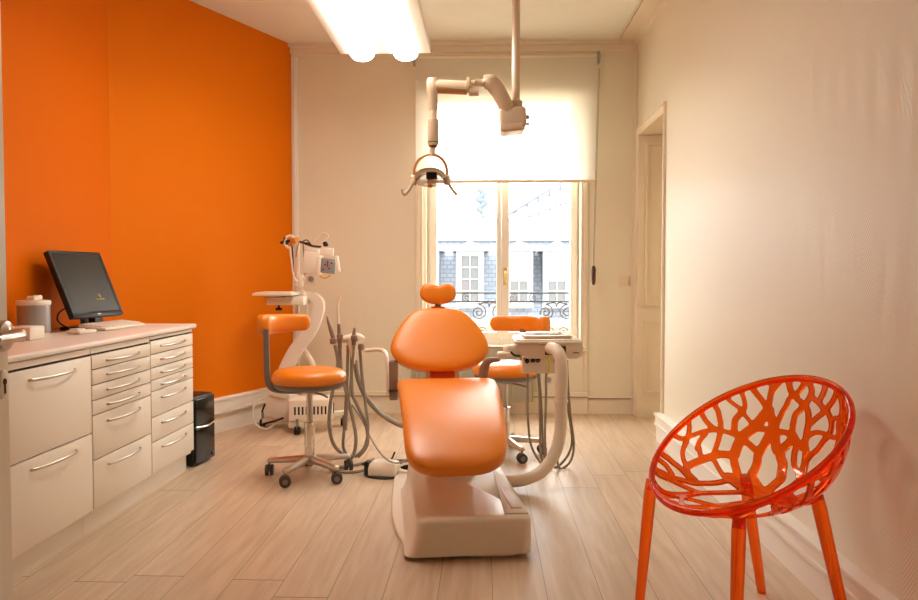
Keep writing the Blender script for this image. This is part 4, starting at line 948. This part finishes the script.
q_ = P(313, 263, YC+.0); box(b, q_, (.13, .12, .17), hr, .012, 2); q_ = P(314, 251, YC); box(b, q_, (.10, .11, .04), hr, .01); hd2 = obj('lamp_head', b, 'enamel', t)
b = nb(); q_ = P(328.5, 266, YC-.09); box(b, q_, (.115, .05, .11), hr @ Matrix.Rotation(R(-4), 3, 'X'), .008); obj('front_plate', b, 'silver', hd2)
for x, z in ((-.02, .01), (.01, -.02), (.03, .02), (-.035, -.025), (0, .03)):
    b = nb(); cyl(b, q_+Vector((x, -.03, z)), q_+Vector((x, -.022, z)), .006, 8); obj('socket_dot', b, 'gap', hd2)
b = nb(); box(b, q_+Vector((.0, -.033, .008)), (.012, .006, .03)); obj('red_mark', b, 'red', hd2)
for px, py, sx, sz, ry in ((327, 252, .10, .06, 4), (318.5, 266, .032, .145, 4), (337.5, 264, .03, .12, -8)):
    b = nb(); q2 = P(px, py, YC-.13); box(b, q2, (sx, .02, sz), Matrix.Rotation(R(ry), 3, 'Y'), .006); obj('flap', b, 'white', hd2)
b = nb(); tube(b, [P(319, 275, YC-.1), P(325, 278, YC-.1), P(331, 275, YC-.1)], .008, 10, 6, squash=(1, 3)); obj('lower_shield', b, 'amber', hd2)
b = nb(); q2 = P(325.5, 244, YC-.06); lathe(b, [(0, -.02), (.016, -.018), (.018, .0), (.012, .018), (0, .02)], q2, 12); box(b, q2, (.045, .016, .016), Matrix.Rotation(R(25), 3, 'Y'), .005); obj('top_knob', b, 'black', hd2)
b = nb(); q2 = P(301, 281, YC-.03); box(b, q2, (.035, .04, .09), None, .006); obj('cable_clip', b, 'enamel', t)

# ================================================================== OPERATING LAMP
YO = 4.25
pc = P(516, 60, YO)
t = thing('operating_lamp', 'dental operating lamp on a jointed arm from the ceiling', 'operating lamp', (pc.x, YO, H))
b = nb(); q1 = P(515.7, 107, YO); cyl(b, (q1.x, YO, q1.z), (q1.x, YO, H), .0225, 24); lathe(b, [(.07, H-.03), (.075, H-.001)], (q1.x, YO, 0), 32); obj('ceiling_pole', b, 'lampb', t)
b = nb(); q = P(513.5, 121, YO); box(b, (q.x-.005, YO, q.z+.01), (.145, .17, .11), Matrix.Rotation(R(-4), 3, 'Y'), .02, 3); box(b, (q.x-.01, YO-.01, q.z-.045), (.13, .15, .05), Matrix.Rotation(R(-4), 3, 'Y'), .012, 3); box(b, (q1.x+.0, YO, q1.z-.0), (.075, .08, .07), None, .015); obj('spring_housing', b, 'lampb', t)
b = nb(); q = P(527, 117, YO-.03); cyl(b, q-Vector((.01, 0, 0)), q+Vector((.012, 0, 0)), .011, 12); q = P(526.5, 124, YO-.03); cyl(b, q-Vector((.01, 0, 0)), q+Vector((.016, 0, 0)), .006, 10); obj('adjusting_screw', b, 'greyp', t)
b = nb(); tube(b, [P(508, 110, YO-.05), P(502, 98, YO-.07), P(496, 88, YO-.08), P(490, 82.5, YO-.09), P(484, 82.5, YO-.09)], [.04, .042, .044, .045, .036], 18, 6); obj('upper_arm', b, 'lampb', t)
b = nb(); tube(b, [P(485, 83, YO-.09), P(478, 83, YO-.09), P(471, 85, YO-.09)], [.022, .02, .022], 14, 3)
lathe(b, [(0, -.03), (.028, -.026), (.028, .026), (0, .03)], P(474, 91, YO-.09), 18, Matrix.Rotation(PI/2, 3, 'Y')); cyl(b, P(466.5, 85, YO-.09), P(469, 85.2, YO-.09), .042, 20); cyl(b, P(475, 80.5, YO-.13), P(482, 82.5, YO-.13), .014, 10); obj('elbow_joint', b, 'lampb', t)
b = nb(); tube(b, [P(467, 87.5, YO-.09), P(450, 86.5, YO-.09), P(434, 85.5, YO-.09)], [.036, .034, .032], 18, 0); obj('forearm', b, 'lampb', t)
b = nb(); tube(b, [P(467, 90.2, YO-.095), P(437, 88.7, YO-.095)], .026, 14, 0); obj('forearm_reflection', b, 'bronze', t)  # golden reflection on the forearm's lower half, modelled as a bronze tube
b = nb(); c_ = P(433, 85, YO-.09); lathe(b, [(0, .04), (.028, .035), (.034, .02), (.034, -.04), (.026, -.05), (.026, -.13), (.024, -.135), (0, -.135)], c_, 24); obj('knuckle', b, 'lampb', t)
b = nb(); z1, z2 = P(433, 119, YO-.09).z, P(433, 146, YO-.09).z; lathe(b, [(0, z1+.14), (.022, z1+.14), (.022, z1), (.030, z1-.004), (.030, z2+.01), (.026, z2+.002), (0, z2)], (c_.x, c_.y, 0), 24); obj('drop_tube', b, 'lampb', t)
b = nb(); lathe(b, [(.0305, z2+.016), (.0312, z2+.02), (.0305, z2+.024)], (c_.x, c_.y, 0), 24); obj('green_ring', b, 'green', t)
b = nb(); lathe(b, [(0, z2-.014), (.016, z2-.01), (.024, z2), (.026, z2+.012), (0, z2+.014)], (c_.x, c_.y, 0), 24); obj('swivel_cap', b, 'mirror', t)
b = nb(); q = P(432, 150, YO-.09); tube(b, [P(432.5, 147, YO-.09), P(432, 155, YO-.09)], .015, 12, 0); obj('yoke_stem', b, 'lampb', t)
k_ = (YO-.09)/755; yc = Vector((P(430.7, 172, YO-.09)))
b = nb(); pts = []
for i in range(25):
    a = PI*(-.08+1.16*i/24); pts.append(yc+Vector((math.cos(a)*16.3*k_, 0, math.sin(a)*17.5*k_)))
tube(b, pts, .0065, 10, 0, squash=(1.2, 1)); obj('yoke', b, 'bronze', t)
# lamp head: arched shell, dish, centre block
hcn = yc+Vector((0, -.0, -.035))
b = nb(); rings = []
for v_, k2 in ((-.045, .9), (-.05, 1), (-.02, 1.03), (.02, 1.03), (.05, 1), (.05, .9)):
    rg = []
    for i in range(17): a = PI*i/16; rg.append(hcn+Vector((math.cos(a)*15*k_*k2, v_, (math.sin(a)**.8)*9.5*k_*k2+.0)))
    for i in range(16, -1, -1): a = PI*i/16; rg.append(hcn+Vector((math.cos(a)*13*k_*k2, v_, (math.sin(a)**.8)*6.5*k_*k2-.004)))
    rings.append(rg)
loft(b, rings); obj('head_shell', b, 'lampb', t, ang=50)
b = nb(); lathe(b, [(.0, .03), (.06, .022), (.075, 0), (.078, -.016), (.072, -.03), (.04, -.042), (0, -.046)], hcn+Vector((0, 0, -.004)), 36, Matrix.Diagonal((1.02, .8, 1))); obj('lens_dish', b, 'lens', t)
b = nb(); box(b, P(431.8, 176, YO-.16), (.058, .05, .038), None, .004); obj('bulb_cover', b, 'blackg', t)
b = nb(); tube(b, [P(430.5, 179, YO-.12), P(430.2, 183, YO-.12), P(430, 187.5, YO-.12)], [.022, .016, .013], 14, 3); obj('bulb', b, 'amber', t)
for s in (-1, 1):
    cx_ = hcn+Vector((s*16*k_, 0, .005)); b = nb()
    cyl(b, cx_+Vector((-.012*s, 0, .0)), cx_+Vector((.018*s, 0, 0)), .014, 14); lathe(b, [(0, -.03), (.02, -.026), (.02, .02), (0, .026)], cx_+Vector((0, 0, -.014)), 14, Matrix.Rotation(R(-20*s), 3, 'Y')); obj('pivot', b, 'lampb', t)
    b = nb(); tube(b, [cx_+Vector((s*.005, -.01, -.02)), cx_+Vector((s*.025, -.015, -.06)), cx_+Vector((s*.05, -.02, -.09))]+([cx_+Vector((s*.062, -.02, -.085)), cx_+Vector((s*.066, -.02, -.065))] if s < 0 else [cx_+Vector((s*.055, -.02, -.1))]), [.01, .009, .010, .009, .008][:5 if s < 0 else 4], 10, 5, squash=(1, .7)); obj('handle', b, 'lampb', t)

# ================================================================== CRYSTAL CHAIR
import json
CH = json.loads('''{"P":{"a":0.30970527912325146,"b":0.30795456674467553,"z0":0.43,"zf":0.45388886526590366,"zb":0.8276633349440169,"yo":0.0,"cx":0.8786122614782629,"cy":2.5400760794071693,"th":-1.0929896872240805,"z2":0.0,"e":0.8},"T":[[0.0117,[[-0.954,0.084],[-0.891,0.079],[-0.83,0.042],[-0.781,0.01],[-0.745,-0.038],[-0.788,-0.0],[-0.781,-0.01],[-0.723,-0.055],[-0.657,-0.075],[-0.571,-0.08]]],[0.0136,[[-0.935,-0.13],[-0.851,-0.032],[-0.823,0.041],[-0.799,0.132],[-0.765,0.218],[-0.72,0.286],[-0.673,0.338],[-0.606,0.385],[-0.542,0.416],[-0.504,0.429]]],[0.0146,[[-0.924,0.25],[-0.83,0.27],[-0.736,0.303],[-0.673,0.338]]],[0.0155,[[-0.878,0.401],[-0.812,0.408],[-0.763,0.396],[-0.708,0.378],[-0.656,0.34],[-0.626,0.305],[-0.611,0.288],[-0.573,0.236],[-0.529,0.172]]],[0.0136,[[-0.735,0.219],[-0.717,0.146],[-0.669,0.093],[-0.667,0.11],[-0.591,0.09],[-0.555,0.092]]],[0.0223,[[-0.557,-0.078],[-0.556,-0.014],[-0.554,0.042],[-0.546,0.104],[-0.529,0.172],[-0.509,0.224],[-0.471,0.267],[-0.425,0.301]]],[0.0126,[[-0.813,0.532],[-0.751,0.547],[-0.683,0.566],[-0.627,0.576],[-0.575,0.57],[-0.517,0.567],[-0.466,0.565]]],[0.0136,[[-0.716,0.657],[-0.663,0.641],[-0.62,0.614],[-0.608,0.587]]],[0.0194,[[-0.62,0.584],[-0.621,0.542],[-0.625,0.492],[-0.592,0.454],[-0.558,0.429],[-0.498,0.435]]],[0.0311,[[-0.401,0.712],[-0.421,0.667],[-0.43,0.627],[-0.444,0.582],[-0.455,0.537],[-0.473,0.493],[-0.482,0.454],[-0.472,0.401],[-0.453,0.357],[-0.426,0.311]]],[0.0175,[[-0.628,0.742],[-0.564,0.739],[-0.502,0.732],[-0.442,0.72],[-0.426,0.713]]],[0.0136,[[-0.456,0.858],[-0.449,0.822],[-0.439,0.779],[-0.415,0.736],[-0.404,0.718]]],[0.0117,[[-0.372,0.913],[-0.406,0.867],[-0.432,0.815],[-0.419,0.766],[-0.418,0.742]]],[0.0272,[[-0.413,0.713],[-0.378,0.692],[-0.333,0.668],[-0.298,0.638],[-0.262,0.6],[-0.229,0.56],[-0.188,0.516],[-0.158,0.511],[-0.129,0.482],[-0.09,0.448],[-0.064,0.396],[-0.033,0.336],[-0.036,0.293],[-0.036,0.243],[-0.031,0.194],[-0.027,0.144]]],[0.0175,[[-0.441,0.549],[-0.387,0.58],[-0.339,0.601],[-0.281,0.622],[-0.231,0.635],[-0.173,0.646],[-0.104,0.639]]],[0.0165,[[-0.288,0.935],[-0.251,0.895],[-0.2,0.879],[-0.15,0.86],[-0.083,0.848],[-0.028,0.816],[-0.007,0.774],[0.002,0.732],[0.002,0.697],[0.01,0.654],[0.018,0.626],[0.046,0.582],[0.058,0.56]]],[0.0136,[[-0.083,0.975],[-0.128,0.942],[-0.159,0.909],[-0.211,0.876],[-0.247,0.838],[-0.257,0.797],[-0.275,0.754],[-0.281,0.714],[-0.282,0.668],[-0.282,0.645]]],[0.0155,[[-0.059,0.977],[-0.009,0.937],[-0.031,0.887],[-0.082,0.841],[-0.11,0.809],[-0.146,0.775],[-0.147,0.732],[-0.139,0.69],[-0.113,0.645]]],[0.0146,[[0.191,0.982],[0.159,0.944],[0.13,0.913],[0.08,0.876]]],[0.0146,[[0.383,0.924],[0.334,0.898],[0.273,0.866],[0.208,0.841],[0.147,0.811],[0.092,0.79],[0.041,0.759],[0.021,0.746]]],[0.0146,[[0.003,0.894],[0.069,0.877],[0.132,0.849],[0.192,0.823],[0.238,0.789],[0.268,0.749],[0.274,0.709],[0.239,0.669],[0.193,0.64],[0.154,0.592],[0.117,0.565],[0.089,0.527]]],[0.0136,[[0.019,0.668],[0.072,0.693],[0.136,0.698],[0.207,0.687],[0.275,0.663],[0.367,0.642],[0.418,0.635]]],[0.0107,[[0.272,0.762],[0.363,0.763],[0.43,0.711],[0.429,0.67],[0.398,0.639]]],[0.0126,[[0.66,0.751],[0.609,0.748],[0.486,0.759],[0.382,0.754]]],[0.0214,[[-0.114,0.652],[-0.053,0.617],[-0.013,0.612],[0.009,0.591]]],[0.0136,[[-0.118,0.629],[-0.142,0.588],[-0.168,0.545],[-0.175,0.52]]],[0.0136,[[-0.092,0.619],[-0.116,0.579],[-0.137,0.539],[-0.155,0.504]]],[0.0253,[[-0.298,0.598],[-0.304,0.556],[-0.3,0.517],[-0.297,0.47],[-0.286,0.418],[-0.255,0.371],[-0.231,0.319],[-0.216,0.268]]],[0.0194,[[-0.466,0.439],[-0.393,0.442],[-0.373,0.441],[-0.308,0.437]]],[0.0194,[[-0.2,0.263],[-0.143,0.233],[-0.085,0.2],[-0.027,0.166],[0.005,0.133]]],[0.0155,[[-0.051,0.603],[-0.048,0.561],[-0.031,0.513],[0.001,0.464],[0.05,0.426],[0.11,0.363]]],[0.0214,[[0.058,0.56],[0.073,0.515],[0.085,0.471],[0.099,0.425],[0.116,0.384],[0.123,0.359]]],[0.0155,[[-0.831,-0.367],[-0.737,-0.261],[-0.659,-0.205],[-0.591,-0.16],[-0.531,-0.137],[-0.448,-0.121],[-0.413,-0.117]]],[0.0136,[[-0.77,-0.412],[-0.681,-0.321],[-0.605,-0.285],[-0.534,-0.269]]],[0.0165,[[-0.564,-0.079],[-0.482,-0.099],[-0.405,-0.088],[-0.369,-0.09]]],[0.0165,[[-0.67,-0.515],[-0.602,-0.404],[-0.545,-0.337],[-0.49,-0.278],[-0.443,-0.216],[-0.403,-0.166],[-0.359,-0.122],[-0.336,-0.073],[-0.315,-0.028],[-0.295,0.015],[-0.281,0.061],[-0.274,0.109],[-0.263,0.149],[-0.251,0.168]]],[0.0243,[[-0.425,0.301],[-0.373,0.264],[-0.324,0.236],[-0.264,0.198],[-0.204,0.161],[-0.148,0.129],[-0.092,0.096]]],[0.0223,[[-0.211,0.263],[-0.146,0.207],[-0.085,0.161],[-0.036,0.135],[0.005,0.133]]],[0.0146,[[-0.199,0.208],[-0.145,0.18],[-0.094,0.148],[-0.016,0.082]]]]}''')
PP = CH['P']
cloc = (PP['cx'], PP['cy'], 0)
t = thing('openwork_chair', 'transparent orange armchair with branch shaped openings by the right wall', 'chair', cloc, PP['th'])
def shl(s, ph, off=0):
    c = np.sin(ph); zr = (PP['zf']+PP['zb'])/2+(PP['zb']-PP['zf'])/2*c
    tt = s*PI/2; rr = np.sin(tt)**PP['e']; hh = 1-np.cos(tt)
    return np.stack([PP['a']*rr*np.cos(ph), PP['b']*rr*np.sin(ph), PP['z0']+(zr-PP['z0'])*hh], -1)
G = 250; g = np.linspace(-1.0, 1.0, G); U, V_ = np.meshgrid(g, g, indexing='ij'); S = np.hypot(U, V_); PHI = np.arctan2(V_, U)
W3 = shl(np.clip(S, 1e-4, 1.0), PHI)
strokes = [(w, pts) for w, pts in CH['T']]
strokes = [(w*1.12, pts) for w, pts in strokes]
mir = []
for w, pts in strokes:
    if max(p[0] for p in pts) < -.36: mir.append((w, [(-p[0], p[1]) for p in pts]))
# drop traced ones that cross the mirrored side region
strokes = [s_ for s_ in strokes]+mir
seatS = [(.016, [(0, .12), (-.02, -.2), (-.06, -.5), (-.03, -.8), (-.05, -1)]), (.016, [(0, .12), (.1, -.15), (.08, -.45), (.16, -.75), (.12, -1)]),
    (.015, [(-.05, -.45), (-.2, -.65), (-.22, -.97)]), (.015, [(.08, -.4), (.25, -.6), (.3, -.95)]), (.018, [(-.1, .12), (-.22, -.15), (-.24, -.4), (-.4, -.65), (-.42, -.9)]),
    (.018, [(.1, .1), (.28, -.1), (.34, -.4), (.45, -.62), (.5, -.85)]), (.014, [(-.24, -.35), (-.1, -.55), (-.2, -.68)]), (.014, [(.33, -.35), (.2, -.5), (.27, -.62)]),
    (.014, [(-.38, -.6), (-.56, -.66), (-.66, -.74)]), (.014, [(.44, -.6), (.6, -.6), (.74, -.66)]), (.016, [(-.22, -.15), (-.45, -.3), (-.62, -.5), (-.8, -.58)]), (.016, [(.28, -.1), (.5, -.25), (.68, -.42), (.86, -.48)]),
    (.014, [(-.02, -.2), (-.16, -.3), (-.24, -.4)]), (.014, [(.09, -.2), (.2, -.28), (.33, -.38)]), (.02, [(.1, .12), (.3, .25), (.5, .2), (.72, .12), (.95, .1)]), (.018, [(.1, .12), (.4, -.02), (.68, -.12), (.97, -.2)]),
    (.018, [(.1, .3), (.3, .42), (.5, .5), (.66, .6), (.74, .66)]), (.016, [(.5, .5), (.6, .38), (.78, .33), (.93, .3)]), (.016, [(.3, .25), (.42, .38), (.5, .5)]), (.014, [(.68, .12), (.62, 0), (.68, -.12)]), (.02, [(0, .12), (.1, .36)]),
    (.014, [(.42, .6), (.6, .78)]), (.014, [(.3, .42), (.42, .64)]), (.03, [(-.3, .15), (0, .1), (.3, .1)]), (.014, [(-.52, .17), (-.3, .12)])]
strokes += [(w, [tuple(p) for p in pts]) for w, pts in seatS]
DIST = np.full((G, G), 1.0)
for w, pts in strokes:
    cp_ = catmull([Vector((p[0], p[1], 0)) for p in pts], 4) if len(pts) > 2 else [Vector((pts[0][0], pts[0][1], 0)).lerp(Vector((pts[1][0], pts[1][1], 0)), i/12) for i in range(13)]
    dn = []
    for a_, b_ in zip(cp_[:-1], cp_[1:]):
        m_ = max(1, int((b_-a_).length/.012))
        for i in range(m_): dn.append(a_.lerp(b_, i/m_))
    dn.append(cp_[-1])
    q3 = shl(np.clip(np.array([math.hypot(p.x, p.y) for p in dn]), 1e-4, 1), np.array([math.atan2(p.y, p.x) for p in dn]))
    for p3 in q3:
        d_ = np.sqrt(((W3-p3)**2).sum(-1))-w*.5; DIST = np.minimum(DIST, d_)
# solid rim band
rimd = np.sqrt(((W3-shl(np.ones_like(PHI), PHI))**2).sum(-1))-.012
DIST = np.minimum(DIST, rimd)
# slightly rounded joints, then marching squares on the field (inside = DIST<0)
def smooth2(a): 
    b_ = a.copy(); b_[1:-1, 1:-1] = (a[1:-1, 1:-1]*4+a[:-2, 1:-1]+a[2:, 1:-1]+a[1:-1, :-2]+a[1:-1, 2:])/8; return b_
for _ in range(3): DIST = smooth2(DIST)
DIST = np.maximum(DIST-.0012, (S-1.0)*.3)
bm_ = nb(); vc = {}
def vert(key, uv):
    if key not in vc:
        s_ = min(1, math.hypot(*uv)); p = shl(np.array(max(s_, 1e-4)), np.array(math.atan2(uv[1], uv[0]))); vc[key] = bm_.verts.new(tuple(float(x) for x in p))
    return vc[key]
for i in range(G-1):
    for j in range(G-1):
        cs = ((i, j), (i+1, j), (i+1, j+1), (i, j+1)); d_ = [DIST[c] for c in cs]
        if min(d_) >= 0: continue
        poly = []
        for k in range(4):
            a_, b_ = cs[k], cs[(k+1) % 4]; da, db = d_[k], d_[(k+1) % 4]
            if da < 0: poly.append(vert(a_, (g[a_[0]], g[a_[1]])))
            if (da < 0) != (db < 0):
                f_ = da/(da-db); key = (min(a_, b_), max(a_, b_)); poly.append(vert(key, (g[a_[0]]+(g[b_[0]]-g[a_[0]])*f_, g[a_[1]]+(g[b_[1]]-g[a_[1]])*f_)))
        if len(poly) >= 3 and len(set(poly)) == len(poly):
            try: bm_.faces.new(poly)
            except ValueError: pass
bmesh.ops.remove_doubles(bm_, verts=bm_.verts, dist=.0004)
bmesh.ops.smooth_vert(bm_, verts=bm_.verts, factor=.4, use_axis_x=True, use_axis_y=True, use_axis_z=True)
so = obj('shell', bm_, 'crystal', t, local=True, ang=60)
sd_ = so.modifiers.new('solid', 'SOLIDIFY'); sd_.thickness = .009; sd_.offset = 0; sd_.use_even_offset = False
bv_ = so.modifiers.new('bevel', 'BEVEL'); bv_.width = .0018; bv_.segments = 1; bv_.limit_method = 'ANGLE'; bv_.angle_limit = R(50)
b = nb(); tube(b, [Vector(tuple(float(v) for v in shl(np.array(1.0), np.array(2*PI*k/40)))) for k in range(40)], .013, 12, 3, closed=True, squash=(1, .8)); obj('rim', b, 'crystal', t, local=True)
MC = ROOT[t.name].inverted()
def CL(x, y, z): return MC @ Vector((x, y, z))
legs = [(CL(.594, 2.69, .465), CL(.548, 2.665, 0)), (CL(.779, 2.315, .468), CL(.757, 2.27, 0)), (CL(.95, 2.77, .46), CL(1.04, 2.83, 0)), (CL(1.045, 2.405, .52), CL(1.165, 2.395, 0))]
for tp, ft in legs:
    c_ = Vector((0, 0, .41)); b = nb(); inn = tp+(c_-tp)*.22; inn.z = tp.z-.03
    tube(b, [tp, tp.lerp(ft, .12), tp.lerp(ft, .35), tp.lerp(ft, .7), tp.lerp(ft, .98), ft], [.019, .0235, .0225, .0195, .017, .014], 14, 5, squash=(1, .9))
    tube(b, [tp.lerp(ft, .04), tp.lerp(ft, .05)+(inn-tp)*.8, tp+(c_-tp)*.5+Vector((0, 0, .0))], [.02, .015, .007], 12, 5); obj('leg', b, 'crystal', t, local=True)

# ================================================================== LIGHT
w = bpy.data.worlds.new('world'); SC.world = w; w.use_nodes = True; nt = w.node_tree; bg = nt.nodes['Background']
tc = nt.nodes.new('ShaderNodeTexCoord'); sx = nt.nodes.new('ShaderNodeSeparateXYZ'); nt.links.new(tc.outputs['Generated'], sx.inputs[0])
cr = nt.nodes.new('ShaderNodeValToRGB'); cr.color_ramp.elements[0].position = .45; cr.color_ramp.elements[0].color = (.75, .68, .58, 1); cr.color_ramp.elements[1].position = .55; cr.color_ramp.elements[1].color = (1, .985, .95, 1)
nt.links.new(math_node(nt, 'ADD', math_node(nt, 'MULTIPLY', sx.outputs['Z'], .5), .5), cr.inputs[0]); nt.links.new(cr.outputs[0], bg.inputs['Color'])
bg.inputs['Strength'].default_value = WORLD
SC.view_settings.view_transform = 'Standard'; SC.view_settings.look = 'None'; SC.view_settings.gamma = 1; SC.view_settings.exposure = EXPO; SC.view_settings.use_curve_mapping = False
